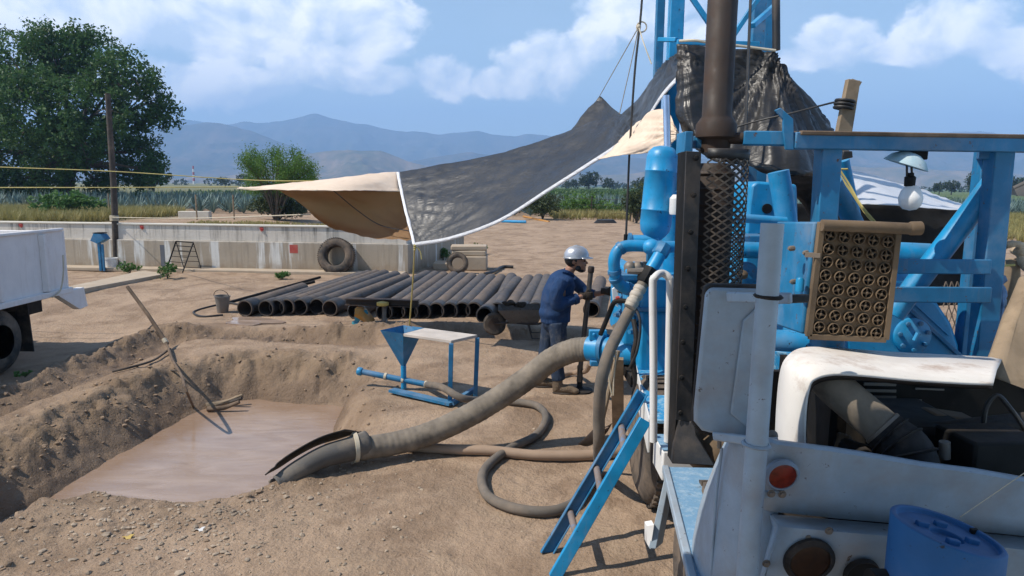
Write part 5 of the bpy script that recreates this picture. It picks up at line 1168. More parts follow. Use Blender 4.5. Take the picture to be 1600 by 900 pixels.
MB().lathe([(.05, -.08), (.068, -.07), (.068, .03), (.05, .06)], nb[0].lerp(nb[1], .35), d, 8).build('hammer_union', m_dark, t)
mb = MB(); q_ = nb[0].lerp(nb[1], .2); mb.tube([q_ + V((-.16, 0, .03)), q_ + V((.02, 0, .03))], [.02, .035], 8); mb.build('union_wing', m_steel, t)
mb = MB()
for f_, r_ in ((.48, .052), (.56, .046), (.66, .054), (.76, .047), (.86, .053), (.94, .049)): mb.lathe([(r_ * .9, -.02), (r_, -.012), (r_, .012), (r_ * .9, .02)], nb[0].lerp(nb[2], f_), d, 12)
mb.build('hose_fitting', paint('pale dusty fitting', (.42, .37, .30), .6, amt=.5), t)
acc = [W(1022, 372, 5.75), W(1037, 228, 5.75)]; d = (acc[1] - acc[0]).normalized(); L = (acc[1] - acc[0]).length; r_ = .130
ac = MB().lathe([(.03, -.06), (.05, -.02), (.09, .02), (.12, .06), (r_, .12), (r_, L * .30), (r_ + .004, L * .305), (r_ + .004, L * .315), (r_, L * .32), (r_, L * .72), (r_ + .004, L * .725), (r_ + .004, L * .735), (r_, L * .74), (r_, L - .10), (.118, L - .05), (.08, L - .012), (.03, L), (.001, L + .002)], acc[0], d, 32).build('surge_cylinder', m_blue, t, smooth=50)
MB().tube([acc[0] - d * .14, acc[0]], .035, 12).build('neck', m_blue2, ac)
MB().tube([W(1052, 470, 6.1), W(1047, 300, 6.1)], .085, 18).build('upright_tube', m_blue, t)
MB().lathe([(.05, 0), (.055, .02), (.055, .13), (.03, .16)], W(1056, 335, 5.6), (0, 0, 1), 14).build('white_filter', m_white, t)
MB().tube(cr([W(990, 500, 5.6), W(994, 530, 5.5), W(989, 560, 5.5), W(993, 600, 5.5), W(986, 640, 5.5)], 5), .022, 9).build('drain_hose', m_rubber, t)
MB().tube(cr([W(986, 470, 5.6), W(1000, 500, 5.5), W(996, 545, 5.45), W(984, 575, 5.5)], 5), .012, 8).build('grease_line', m_wire, t)
MB().tube(cr([W(1046, 455, 5.5), W(1043, 500, 5.45), W(1050, 560, 5.4)], 5), .010, 8).build('grease_line', m_wire, t)
# shovel and board leaning by the pump
p_ = G0(930, 692)
t = thing('shovel', p_, 'shovel with a worn wooden handle propped below the pump', 'shovel')
ht, hb = W(966, 548, 5.55), W(938, 668, 5.55)
MB().tube([ht, hb], [.018, .022], 9).build('handle', m_wood, t)
bl_ = [W(936, 660, 5.55), W(950, 672, 5.5), W(957, 662, 5.45), W(935, 688, 5.6), W(905, 696, 5.65), W(915, 682, 5.65)]
g = surf([[W(935, 662, 5.6), W(942, 668, 5.55), W(957, 661, 5.5)], [W(920, 678, 5.65), W(932, 684, 5.6), W(948, 676, 5.55)], [W(903, 694, 5.72), W(918, 697, 5.7), W(934, 690, 5.66)]], 5)
MB().grid(g).build('blade', m_rust, t, solid=.006, smooth=180)
tag(MB().beam(G0(966, 684), W(964, 560, 5.75), .11, .03).build('board', m_wood), 'grey weathered board standing upright below the pump', 'board')
tag(MB().tube(cr([W(962, 551, 5.6), W(940, 580, 5.3), W(929, 640, 5.25), W(934, 672, 5.3), W(950, 668, 5.4)], 8), .006, 5).build('wire_loop', m_hosetan), 'thin wire loop dangling around the hanging hose', 'wire')
mb = MB(); 
for dx in (0, 7): mb.tube(cr([W(956 + dx, 548, 5.0), W(952 + dx, 590, 5.05), W(956 + dx * .3, 618, 5.05)], 5), .006, 5)
tag(mb.build('twine', m_ropewhite), 'pale twine tied round the grey delivery hose', 'twine')
# ================================================================ platform ladder
t = thing('ladder', WZ(866, 905, 0), 'blue steel ladder with pipe rungs leaning on the tread platform', 'ladder')
A0, A1 = WZ(851, 861, .0), W(1001, 611, 4.80); B0, B1 = WZ(866, 905, .0), W(1008, 656, 4.28)
A0.z = gh(A0.x, A0.y) - .01; B0.z = gh(B0.x, B0.y) - .01
up_ = (B0 - A0).normalized()
nrm_ = V((-.86, 0, .5)); yv = (B0 - A0).normalized()
mb = MB(); mb.beam(A0 + yv * .025, A1 + yv * .025, .006, .08, nrm_)
for q_ in (-.038, .038): mb.beam(A0 + nrm_ * q_ + yv * .042, A1 + nrm_ * q_ + yv * .042, .034, .006, nrm_)
mb.build('rail', m_blue2, t); MB().beam(B0, B1, .034, .08, nrm_).build('rail', m_blue, t, .004)
m_rung = paint('worn rung', (.19, .15, .13), .6, dirt=(.03, .22, .5), amt=.8, dscale=14, dlo=.52, dust=0)
for f_ in (.25, .52, .78): MB().tube([A0.lerp(A1, f_) + (B0 - A0).normalized() * .02, B0.lerp(B1, f_) - (B0 - A0).normalized() * .02], .024, 12).build('rung', m_rung, t)

# ================================================================ drill truck
T = thing('drill_truck', V((1.7, 3.2, 0)), 'blue and grey drilling rig truck with mast, pipe rack and open engine bay', 'truck')
# tread platform on the far side
PZ = .95
pl_ = [WZ(990, 555, PZ), WZ(1016, 657, PZ)]; px = 1.75
plat = MB().prism([pl_[1], V((px, pl_[1].y, PZ)), V((px, pl_[0].y, PZ)), pl_[0]], (0, 0, -.02)).build('tread_platform', m_tread, T)
MB().prism([pl_[1] + V((-.012, -.01, .01)), pl_[0] + V((-.012, .01, .01)), pl_[0] + V((-.012, .01, -.22)), pl_[1] + V((-.012, -.01, -.22))], (.012, 0, 0)).build('side_skirt', m_white, plat)
stp = [WZ(1019, 672, PZ - .10), WZ(1020, 672, PZ - .1)]
c_ = pl_[1] + V((.14, -.17, -.19)); st = MB().box(c_, (.24, .28, .20)).build('step_box', m_white, T, .012); MB().box(c_ + V((0, 0, .105)), (.235, .275, .006)).build('step_tread', m_treadpale, st)
gl = [(1021, 690), (1021, 560), (1020, 450), (1023, 434), (1034, 427), (1045, 434), (1047, 450), (1045, 560), (1043, 690)]
gp = cr([W(u, v, 4.12 if u < 1034 else 4.2) for u, v in gl], 5)
MB().tube(gp, .024, 10).build('grab_rail', m_white, T)
# rear wheel under the platform
def wheel(c_, R_, wd, parent):
    o = MB().lathe([(R_ * .55, 0), (R_ * .75, -.02), (R_ * .93, .02), (R_, .07), (R_, wd - .07), (R_ * .93, wd - .02), (R_ * .75, wd + .02), (R_ * .55, wd)], c_, (1, 0, 0), 40).build('wheel', m_tyre, parent, smooth=50)
    MB().lathe([(R_ * .56, .01), (R_ * .5, .03), (R_ * .45, .12), (R_ * .2, .13), (R_ * .18, .04), (.001, .03)], c_, (1, 0, 0), 28).build('rim', m_dark, o)
    mb = MB()
    for i in range(40):
        A = 6.283 * i / 40; d = V((0, math.cos(A), math.sin(A))); mb.beam(V(c_) + V((.05, 0, 0)) + d * R_, V(c_) + V((wd - .05, 0, 0)) + d * R_, .045, .03, d)
    mb.build('tread', m_tyre, o)
wheel(V((1.02, 5.2, .50)), .50, .30, T); wheel(V((.95, 3.25, .48)), .50, .30, T); wheel(V((3.2, 3.25, .48)), .5, .3, T)
MB().box((2.1, 5.2, .72), (.9, 7.0, .25)).build('chassis', m_dark, T)
MB().box((2.2, 5.6, .93), (1.5, 3.4, .05)).build('deck', m_blue2, T)
# black heat shield, bracket and muffler guard
ex = W(1118, 300, 3.92); EX, EY = ex.x - .015, 3.92
zg0, zg1 = W(1090, 655, 3.75).z, W(1110, 236, 3.75).z
sh = MB(); a_, b_ = W(1074, 235, 3.72), W(1098, 238, 3.72); xs0, xs1 = a_.x, b_.x
MB().prism([W(1072, 236, 3.72), W(1096, 237, 3.72), W(1080, 660, 3.72), W(1056, 656, 3.72)], (0, .012, 0)).build('shield_plate', m_black, T, .003)
MB().prism([W(1066, 238, 3.78), W(1072, 236, 3.74), W(1056, 660, 3.74), W(1049, 722, 3.78)], (.0, .10, 0)).build('shield_edge', m_dark, T)
for (u, v) in [(1088, 247), (1084, 305), (1079, 363), (1075, 420), (1071, 480), (1067, 535), (1065, 590), (1063, 645)]: MB().lathe([(.016, 0), (.014, .012), (.001, .016)], W(u, v, 3.715), (0, -1, 0), 8).build('rivet', m_dark, T)
gr_ = .185
mu = MB().lathe([(.05, 0), (.115, .05), (.115, zg1 - zg0 - .12), (.08, zg1 - zg0 - .04)], (EX, EY, zg0 - .02), (0, 0, 1), 26).build('muffler', m_rust, T)
mb = MB()
for i in range(16): mb.lathe([(.115, 0), (.122, .012), (.115, .024)], (EX, EY, zg0 + .1 + i * .085), (0, 0, 1), 24)
mb.build('muffler_rib', m_rust, mu)
mb = MB(); NA, NZ = 9, 34; a0, a1 = R(-118), R(62)
def cp_(i, j):
    A = a0 + (a1 - a0) * i / NA; return V((EX + gr_ * math.cos(A), EY + gr_ * math.sin(A), zg0 + .01 + (zg1 - zg0 - .05) * j / NZ))
for i in range(NA):
    for j in range(NZ):
        m_ = cp_(i + .5, j + .5)
        for q_ in ((i, j + .5), (i + 1, j + .5)):
            pass
        A_, B_, C_, D_ = cp_(i, j + .5), cp_(i + .5, j), cp_(i + 1, j + .5), cp_(i + .5, j + 1)
        o_ = V((math.cos(a0 + (a1 - a0) * (i + .5) / NA), math.sin(a0 + (a1 - a0) * (i + .5) / NA), 0))
        for P0, P1 in ((A_, B_), (B_, C_), (C_, D_), (D_, A_)): mb.beam(P0, P1, .0085, .0045, o_)
mb.build('guard_mesh', paint('dusty guard steel', (.050, .040, .031), .6, amt=.4, dust=.3), T)
mb = MB(); P_ = [cp_(i, NZ) for i in range(NA + 1)]
mb.grid([[p_ + V((0, 0, .0)) for p_ in P_], [p_ + V((0, 0, .055)) for p_ in P_]]); mb.grid([[cp_(NA, 0), cp_(NA, NZ) + V((0, 0, .05))], [cp_(NA, 0) + V((0, .03, 0)), cp_(NA, NZ) + V((0, .03, .05))]]); mb.build('guard_rim', m_black, T, solid=.006)
zs = W(1114, 222, EY).z
st = MB().lathe([(.082, .0), (.082, .07), (.112, .085), (.112, .155), (.092, .185), (.081, .20), (.081, 2.6)], (EX, EY, zs - .06), (0, 0, 1), 32).build('exhaust_stack', m_rust, T)
MB().prism([W(1058, 655, 3.75), W(1085, 660, 3.7), W(1088, 680, 3.68), W(1118, 728, 3.6), W(1050, 725, 3.72)], (0, .05, 0)).build('corner_bracket', m_black, T, .006)
MB().sph(W(1120, 700, 3.9), (.2, .2, .17), 18).build('air_tank', m_brownplate, T)
# rack of blue square tube
RY = 3.85
def bar(name, u0, v0, u1, v1, Y0, Y1, w_, h_, mat=m_blue2, parent=T, up=(0, 0, 1), bev=.006): return MB().beam(W(u0, v0, Y0), W(u1, v1, Y1), w_, h_, up).build(name, mat, parent, bev)
bar('rack_beam', 1236, 220, 1720, 228, 3.78, 4.05, .10, .088)
bar('stack_arm', 1161, 216, 1238, 217, 3.86, 3.80, .09, .076); MB().tube([W(1138, 216, 3.88), W(1164, 216, 3.86)], .032, 12).build('arm_stub', m_rust, T)
mb = MB(); mb.prism([W(1228, 234, 3.74), W(1241, 234, 3.74), W(1240, 186, 3.74), W(1220, 168, 3.74), W(1211, 172, 3.74), W(1224, 186, 3.74), W(1224, 205, 3.74)], (0, .02, 0)); mb.build('hook_plate', m_blue2, T, .004)
mb = MB(); c_ = frontbox(1069, 205, 1084, 240, 3.86, .2); mb.box(*c_); mb.build('beam_end', m_blue2, T, .006)
bar('rack_beam', 1085, 222, 1100, 222, 3.95, 3.95, .08, .07)
bar('roof_plank', 1240, 209, 1720, 217, 3.80, 4.08, .16, .024, m_plank)
bar('rack_post', 1294, 232, 1272, 600, 3.84, 3.84, .11, .11, up=(0, 1, 0))
bar('rack_post', 1562, 236, 1532, 565, 4.0, 4.0, .115, .10, up=(0, 1, 0))
bar('rack_post', 1540, 236, 1505, 560, 4.75, 4.75, .10, .10, up=(0, 1, 0))
bar('rack_post', 1524, 300, 1500, 560, 4.9, 4.9, .045, .045, m_blue, up=(0, 1, 0))
bar('rack_beam', 1545, 238, 1535, 240, 4.0, 5.2, .09, .08)
MB().tube([W(1566, 268, 4.10), W(1432, 442, 4.15), W(1395, 492, 4.17)], .066, 18).build('diagonal_strut', m_blue, T)
MB().tube([W(1318, 250, 4.5), W(1338, 345, 4.6)], .035, 12).build('slim_strut', m_blue, T)
MB().tube([W(1300, 285, 4.3), W(1335, 350, 4.4)], .06, 12).build('short_strut', m_blue2, T)
bar('cross_bar', 1385, 416, 1548, 417, 3.93, 3.93, .02, .086); bar('cross_bar', 1380, 460, 1548, 461, 3.90, 3.90, .02, .092)
MB().tube([W(1380, 398, 4.6), W(1452, 400, 4.6)], [.09, .085], 18).build('blue_drum', m_blue, T)
# gear case
cen = (1393, 552)
pf = [(1330, 600), (1318, 520), (1328, 470), (1352, 447), (1395, 440), (1438, 452), (1466, 472), (1488, 505), (1500, 540), (1500, 570), (1480, 600)]
gc = MB().prism([W(u, v, 4.7) for u, v in pf], (0, .6, 0)).build('gear_case', m_blue, T, .03)
MB().beam(W(1418, 480, 4.69), W(1500, 556, 4.69), .03, .03, (0, 1, 0)).build('split_flange', m_blue2, gc, .006)
MB().beam(W(1415, 462, 4.69), W(1482, 524, 4.69), .006, .012, (0, 1, 0)).build('cast_rib', m_blue, gc)
cvp = W(1424, 524, 4.70); cv = MB().lathe([(.13, 0), (.13, .02), (.12, .028), (.0, .03)], cvp, (0, -1, 0), 32).build('bearing_cover', m_blue, gc)
mb = MB()
for i in range(7): A = 6.283 * i / 7 + .3; mb.lathe([(.016, 0), (.016, .018), (.001, .02)], cvp + V((math.cos(A) * .10, -.027, math.sin(A) * .10)), (0, -1, 0), 8)
mb.build('bolt', m_blue2, cv); MB().beam(W(1434, 520, 4.65), W(1428, 532, 4.65), .012, .03, (0, 1, 0)).build('lug', m_blue, cv)
MB().lathe([(.19, 0), (.2, .1), (.12, .16), (.10, .2), (.10, .26)], W(1385, 455, 4.95), (0, 0, 1), 24).build('filler_dome', m_blue, T)
# draw works in the middle
dw = MB().prism([W(u, v, 5.0) for u, v in [(1174, 290), (1183, 283), (1246, 288), (1248, 345), (1232, 352), (1228, 500), (1160, 500), (1165, 370), (1170, 320)]], (0, .7, 0)).build('drawworks_case', m_blue, T, .02)
MB().lathe([(.036, 0), (.036, .012), (.0, .012)], W(1198, 326, 4.995), (0, -1, 0), 20).build('port_shade_disc', m_dark, dw)  # black disc paints the dark of an open hole; the case is uncut
MB().tube(cr([W(1216, 268, 4.75), W(1228, 340, 4.75), W(1238, 420, 4.75), W(1244, 500, 4.75)], 4), .072, 18).build('leaning_tube', m_blue, T)
MB().tube([W(1150, 340, 4.6), W(1228, 346, 4.6)], .03, 12).build('cross_pipe', m_blue, T)
MB().tube([W(1150, 390, 4.5), W(1262, 394, 4.5)], .055, 14).build('cross_pipe', m_blue, T)
fbox('side_panel', 1158, 398, 1262, 520, 4.6, .4, m_blue, T, .012); fbox('winch_box', 1150, 368, 1200, 388, 4.75, .2, m_blue2, T)
hb_ = MB().lathe([(.085, 0), (.085, .02), (.07, .04), (.025, .05), (.025, .09), (.0, .09)], W(1164, 428, 4.58), (0, -1, 0), 24).build('hub_disc', m_blue2, T)
MB().lathe([(.03, 0), (.03, .05), (.0, .06)], W(1158, 428, 4.48), (0, -1, 0), 12).build('brass_knob', m_brownplate, hb_)
MB().lathe([(.001, 0), (.12, .02), (.2, .09), (.22, .2), (.2, .3), (.1, .36), (.06, .4)], W(1238, 565, 4.0), (0, 0, 1), 24).build('blue_tank', m_blue, T)
fbox('recess_shade_block', 1203, 468, 1262, 506, 4.4, .2, m_dark, T)  # solid black block; its colour stands in for a recess in shade
MB().tube([W(1196, 535, 3.7), W(1270, 538, 3.7)], .075, 16).build('lower_pipe', m_blue, T)
# tread panel glimpsed between the pole and the cowl
MB().prism([W(1170, 548, 3.5), W(1240, 552, 3.5), W(1240, 720, 3.3), W(1170, 720, 3.3)], (0, .03, 0)).build('inner_tread', m_tread, T)
# mast
def mast_leg(u, dy, w_=.07):
    x = W(u, 40, 6.5 + dy).x; return x
MXL, MXR = W(1030, 40, 6.6).x, W(1185, 40, 6.6).x
ms = []
mobj = MB()
for (u, Y_, w_) in ((1031, 7.9, .09), (1056, 7.3, .14), (1184, 7.3, .13), (1202, 7.9, .12)):
    x_ = W(u, 30, Y_).x; MB().beam((x_, Y_, .9), (x_, Y_, 6.2), w_, w_, (0, 1, 0)).build('mast_leg', m_blue2 if u != 1056 else m_blue, T, .008)
xl, xr = W(1058, 40, 6.6).x, W(1182, 40, 6.6).x
for (u0, v0, u1, v1) in ((1080, -5, 1128, 66), (1190, -10, 1135, 72)): bar('mast_brace', u0, v0, u1, v1, 6.62, 6.62, .045, .045, m_blue, up=(0, 1, 0))
bar('mast_brace', 1030, 62, 1058, 62, 6.9, 6.7, .05, .04, m_blue); bar('mast_brace', 1058, 66, 1186, 70, 6.62, 6.62, .05, .05, m_blue)
bar('mast_brace', 1176, 40, 1210, 10, 6.7, 7.1, .05, .05, m_blue)
for i in range(4): MB().beam((xl, 6.6, 4.2 + i * 1.15), (xr, 6.6, 4.2 + i * 1.15 + 1.1) if i % 2 else (xr, 6.6, 4.2 + i * 1.15), .05, .05).build('mast_brace', m_blue, T) if i > 0 else None
MB().tube([W(1212, -80, 6.5), W(1213, 78, 6.4)], .035, 10).build('mast_hose', m_black, T)
MB().tube([W(1147, -60, 6.4), W(1146, 70, 6.35)], .012, 6).build('mast_cable', m_wire, T); MB().tube([W(1175, -60, 6.3), W(1163, 250, 5.45)], .012, 6).build('mast_cable', m_wire, T)
MB().tube([W(1041, 150, 6.0), W(1043, 232, 5.9)], .030, 14).build('ram_rod', m_chrome, T)
# air cleaner with forty inlet tubes
G = [W(1283, 347, 2.95), W(1402, 360, 2.95), W(1382, 530, 2.95), W(1262, 525, 2.95)]
acl = MB().prism(G, (0, .04, 0)).build('grille_plate', m_brownplate, T, .003)
ux_, uz_ = (G[1] - G[0]), (G[3] - G[0])
bk = MB(); Gb = [G[0] + V((-.012, .04, .0)), G[1] + V((0, .04, 0)), G[2] + V((0, .04, 0)), G[3] + V((-.012, .04, 0))]
Gc = [p_ + V((-.035, .36, .0)) for p_ in Gb]
bk.prism(Gb, (-.02, .38, -.02)); bk.build('cleaner_box', m_blue2, T, .01)
for e_ in ((G[0], G[3]), (G[1], G[2]), (G[3], G[2])): MB().beam(e_[0] + V((0, -.008, 0)), e_[1] + V((0, -.008, 0)), .026, .02, (0, 1, 0)).build('grille_edge', m_brownplate, acl, .003)
rx = .0252
ring = MB().lathe([(rx, 0), (rx, -.012), (rx * .9, -.014), (rx * .86, .0), (rx * .86, .004)], (0, 0, 0), (0, 1, 0), 20, False).build('inlet_tube', m_brownplate, None, smooth=50)
disc = MB(); disc.lathe([(rx * .9, .004), (.0, .004)], (0, 0, -0), (0, 1, 0), 20)
vane = MB()
for A in (0, 1.571): vane.beam(V((math.cos(A), -.1, math.sin(A))) * rx * .8, V((math.cos(A), .1, math.sin(A))) * -rx * .8, .005, .008, V((.35, 1, .35)))
vane.sph((0, -.002, 0), (.009, .010, .009), 10)
rd, vn_ = disc.build('mouth_shade_disc', m_dark, None), vane.build('vane', m_brownplate, None)  # black disc over the plate paints the shade inside the tube
first = True
for rr in range(8):
    for cc in range(5):
        p_ = G[0] + ux_ * ((cc + .62) / 5.25) + uz_ * ((rr + .92) / 8.75); p_.y -= .006
        o, dd_, vv_ = (ring, rd, vn_) if first else (ring.copy(), rd.copy(), vn_.copy())
        if not first:
            for q_ in (o, dd_, vv_): COL.objects.link(q_)
        first = False
        # tube, shade disc and vane all sit under the grille plate
        o.parent = acl; o.location = p_ - T.location; dd_.parent = o if False else acl; dd_.location = o.location; vv_.parent = acl; vv_.location = o.location + V((0, -.002, 0)); vv_.rotation_euler = (0, random.uniform(-.4, .4), 0)
MB().tube([W(1284, 352, 2.92), W(1350, 354, 2.92), W(1436, 358, 2.92)], .025, 14).build('outlet_rail', m_brownplate, T)
MB().lathe([(.025, 0), (.030, .01), (.030, .05), (.018, .055), (.016, .02)], W(1420, 357, 2.92), (1, 0, .03), 14).build('rail_cap', m_brownplate, T)
pc_ = W(1292, 535, 3.12); MB().lathe([(.085, 0), (.085, .03), (.075, .04), (.075, .12)], pc_ - V((0, 0, .05)), (0, 0, 1), 24).build('cleaner_neck', m_blue2, T)
MB().lathe([(.088, 0), (.092, .01), (.088, .022)], pc_ - V((0, 0, .045)), (0, 0, 1), 24).build('neck_clamp', m_dark, T)
xs_ = W(1258, 430, 3.05)
for (u, v) in ((1240, 388), (1243, 440), (1263, 395)): MB().lathe([(.012, 0), (.012, .02), (.006, .03)], W(u, v, 3.02) , (-1, -.4, 0), 8).build('latch_bolt', m_steel, T)
MB().lathe([(.018, 0), (.018, .05), (.012, .06)], W(1249, 455, 2.98), (0, 0, 1), 12).build('side_fitting', m_blue, T)
MB().beam(W(1258, 398, 2.96), W(1282, 399, 2.93), .02, .02).build('wing_nut', m_steel, T)
# cowl
BK = [(1212, 730, 2.72), (1214, 650, 2.72), (1220, 585, 2.74), (1231, 558, 2.78), (1255, 545, 2.86), (1300, 545, 2.98), (1400, 552, 3.08), (1500, 557, 3.1), (1566, 561, 3.1)]
FR = [(1257, 735, 2.55), (1258, 650, 2.55), (1264, 606, 2.55), (1274, 592, 2.55), (1300, 585, 2.55), (1345, 586, 2.55), (1420, 593, 2.55), (1500, 598, 2.55), (1552, 600, 2.55)]
g = [cr([W(*p_) for p_ in BK], 6), cr([W(*[(a_ + b_) / 2 for a_, b_ in zip(p_, q_)][:2], (p_[2] + q_[2]) / 2) + V((-.004, 0, .010)) for p_, q_ in zip(BK, FR)], 6), cr([W(*p_) for p_ in FR], 6)]
cw = MB().grid(g).build('cowl', m_cowl, T, solid=.012, smooth=60)
IN = [p_ + V((.012, .06, -.03)) for p_ in g[2]]
MB().grid([[p_ + V((0, .004, -.004)) for p_ in g[2]], [p_ + V((.02, .03, -.028)) for p_ in g[2]]]).build('cowl_lip', m_rust, cw, solid=.006)
# engine bay: firewall, floor and side coloured black to carry its shade
MB().box((W(1440, 640, 3.3).x + .1, 3.26, 1.22), (1.9, .04, .78)).build('firewall', m_dark, T)
MB().box((2.0, 2.85, 1.12), (1.9, .9, .04)).build('bay_floor', m_dark, T)
MB().box((W(1262, 650, 3.0).x - .04, 2.95, 1.35), (.03, .55, .7)).build('bay_side', m_dark, T)
for v in (600, 610, 620, 630): MB().beam(W(1350, v, 3.22), W(1400, v + 1, 3.22), .006, .014).build('louvre', m_zinc, T)
MB().beam(W(1430, 607, 3.22), W(1475, 609, 3.22), .006, .008).build('louvre', m_zinc, T); MB().beam(W(1425, 626, 3.22), W(1440, 626, 3.22), .006, .012).build('louvre', m_zinc, T)
MB().box((W(1430, 660, 2.9).x, 2.95, 1.36), (.35, .45, .3)).build('engine_block', m_dark, T, .03)
hp_ = cr([W(1290, 590, 2.72), W(1312, 612, 2.66), W(1345, 640, 2.62), W(1385, 675, 2.56), W(1415, 705, 2.50), W(1425, 745, 2.46)], 6)
ih = MB().tube(hp_[:19], [.076, .074, .075], 22).build('intake_hose', m_hosebig, T)
MB().tube(hp_[17:], [.080, .09, .10, .104], 22).build('rubber_elbow', m_rubber, T)
mb = MB()
for i in (19, 22, 25, 28): d = (hp_[i + 1] - hp_[i - 1]).normalized(); r_ = .083 + .0024 * (i - 17); mb.lathe([(r_, -.006), (r_ + .008, 0), (r_, .006)], hp_[i], d, 24)
mb.build('elbow_rib', m_rubber, T)
MB().lathe([(.077, -.008), (.082, -.006), (.082, .006), (.077, .008)], hp_[17], (hp_[18] - hp_[16]), 24).build('hose_clamp', m_steel, T)
MB().tube(cr([W(1445, 676, 2.8), W(1520, 668, 2.82), W(1640, 655, 2.86)], 4), .042, 16).build('black_pipe', m_rubber, T)
MB().box(W(1482, 652, 2.95), (.20, .12, .04), Matrix.Rotation(R(8), 3, 'Y')).build('tan_box', m_brownplate, T, .012)
c_, s_ = frontbox(1508, 692, 1640, 760, 2.45, .22); MB().box(c_, s_, Matrix.Rotation(R(6), 3, 'Z')).build('battery_box', m_dark, T, .012)
MB().lathe([(.025, 0), (.036, .005), (.036, .015), (.02, .018), (.02, .024), (.0, .024)], W(1592, 688, 2.55), (0, -.2, 1), 22).build('filler_cap', m_chrome, T)
MB().tube([W(1476, 716, 2.5), W(1476, 690, 2.5)], .02, 12).build('small_canister', m_zinc, T)
MB().tube(cr([W(1307, 690, 2.7), W(1330, 702, 2.65), W(1372, 714, 2.6)], 4), .038, 14).build('heater_hose', m_hosetan and m_rubber, T)
MB().lathe([(.038, 0), (.045, .01), (.045, .05), (.038, .06)], W(1303, 690, 2.7), (.8, -.3, -.2), 14).build('hose_end', m_brownplate, T)
MB().tube(cr([W(1535, 690, 2.75), W(1540, 640, 2.75), W(1558, 618, 2.75), W(1580, 640, 2.72), W(1605, 675, 2.7)], 6), .010, 8).build('thin_cable', m_wire, T)
MB().lathe([(.0, 0), (.05, .0), (.055, .03), (.04, .06), (.0, .06)], W(1530, 690, 2.7), (0, 0, 1), 14).build('fan_boss', m_zinc, T)
# grey front panels
TOPE = [(1190, 684), (1215, 691), (1300, 702), (1370, 713), (1440, 725), (1520, 735), (1600, 749), (1760, 772)]
BOTE = [(1190, 795), (1215, 799), (1300, 808), (1370, 814), (1440, 820), (1520, 828), (1600, 836), (1760, 852)]
rows = [[W(u, v - 2, 2.24) for u, v in TOPE], [W(u, v, 2.175) for u, v in TOPE], [W(u, v + 4, 2.165) for u, v in TOPE]]
rows += [[W(a_[0], a_[1] + (b_[1] - a_[1]) * f_, 2.17 + .05 * f_) for a_, b_ in zip(TOPE, BOTE)] for f_ in (.35, .7, 1.0)]
MB().grid(rows).build('front_panel', m_greyblue, T, solid=.010, smooth=25)
L2 = [(1206, 806), (1300, 814), (1440, 826), (1600, 842), (1760, 858)]; L3 = [(1219, 824), (1300, 831), (1440, 843), (1600, 860), (1760, 876)]; L4 = [(1178, 960), (1300, 965), (1440, 975), (1600, 985), (1760, 1000)]
rows = [[W(u, v, 2.215) for u, v in L2], [W(u, v, 2.12) for u, v in L3], [W(u, v, 2.19) for u, v in L4]]
MB().grid(rows).build('lamp_panel', m_greyblue, T, solid=.012, smooth=20)
MB().grid([[W(1206, 806, 2.215), W(1219, 824, 2.12), W(1172, 960, 2.19)], [W(1200, 800, 2.3), W(1204, 824, 2.3), W(1166, 960, 2.35)]]).build('panel_return', m_greyblue, T, solid=.008, smooth=20)
m_bezel = paint('dull bezel', (.20, .24, .29), .5)
def lamp(name, u, v, Y, r_, rb, lens_, tl=(0, -1, -.18)):
    p_ = W(u, v, Y); o = MB().lathe([(r_ * .9, 0), (rb, .0), (rb, .012), (r_ * 1.06, .022), (r_, .020), (r_ * .98, .008)], p_, tl, 36).build(name, m_bezel if name == 'marker_lamp' else m_rubber, T)
    MB().lathe([(r_, .008), (r_ * .99, .016), (r_ * .8, .020), (.0, .022)], p_, tl, 36).build('lens', lens_, o); return o
lamp('marker_lamp', 1220, 740, 2.155, .046, .058, m_redlens); lamp('turn_lamp', 1263, 874, 2.125, .066, .085, m_amber)
lamp('turn_lamp', 1345, 895, 2.13, .055, .06, m_dark)
mb = MB(); p_ = W(1211, 771, 2.165); mb.prism([p_ + V((-.05, 0, -.014)), p_ + V((.03, 0, -.014)), p_ + V((.03, 0, .014)), p_ + V((-.05, 0, .014))], (0, -.012, 0)); mb.build('lamp_bracket', m_greyblue, T, .004)
for (u, v, Y) in ((1205, 771, 2.15), (1222, 772, 2.15), (1295, 829, 2.12), (1197, 880, 2.15), (1352, 888, 2.13), (1262, 838, 2.13), (1320, 905, 2.12)):
    MB().lathe([(.014, 0), (.014, .003), (.009, .003), (.009, .010), (.0, .011)], W(u, v, Y - .005), (0, -1, -.1), 10).build('bolt', m_steel, T)
# fender
rows = []
for v, ul, um in ((684, 1138, 1152), (700, 1130, 1150), (730, 1117, 1146), (765, 1103, 1143), (800, 1093, 1140), (840, 1085, 1136), (890, 1079, 1132), (960, 1074, 1126)):
    rows.append(cr([W(ul + 6, v, 2.95), W(ul, v, 2.75), W((ul + um) / 2 - 2, v, 2.5), W(um, v, 2.36), W(1180, v, 2.26), W(1215, v, 2.25)], 4))
MB().grid(rows).build('fender', m_greyblue, T, solid=.012, smooth=60)
for ul_, y_ in ((1112, 2.44), (1138, 2.385)):
    MB().tube([W(ul_ + 16, 700, y_ + .012), W(ul_ + 8, 765, y_ - .004), W(ul_ + 2, 840, y_ - .008), W(ul_ - 3, 950, y_ - .008)], .006, 8).build('fender_bead', m_greyblue, T)
rb_ = [WZ(1041, 729, .95), WZ(1128, 731, .95), WZ(1200, 960, .95), WZ(1098, 960, .95)]
rn = MB().prism(rb_, (0, 0, -.012)).build('running_board', m_treadpale, T, .004)
MB().beam(rb_[0] + V((-.004, 0, -.012)), rb_[3] + V((-.004, 0, -.012)), .035, .045).build('board_edge', m_greyblue, rn, .006)
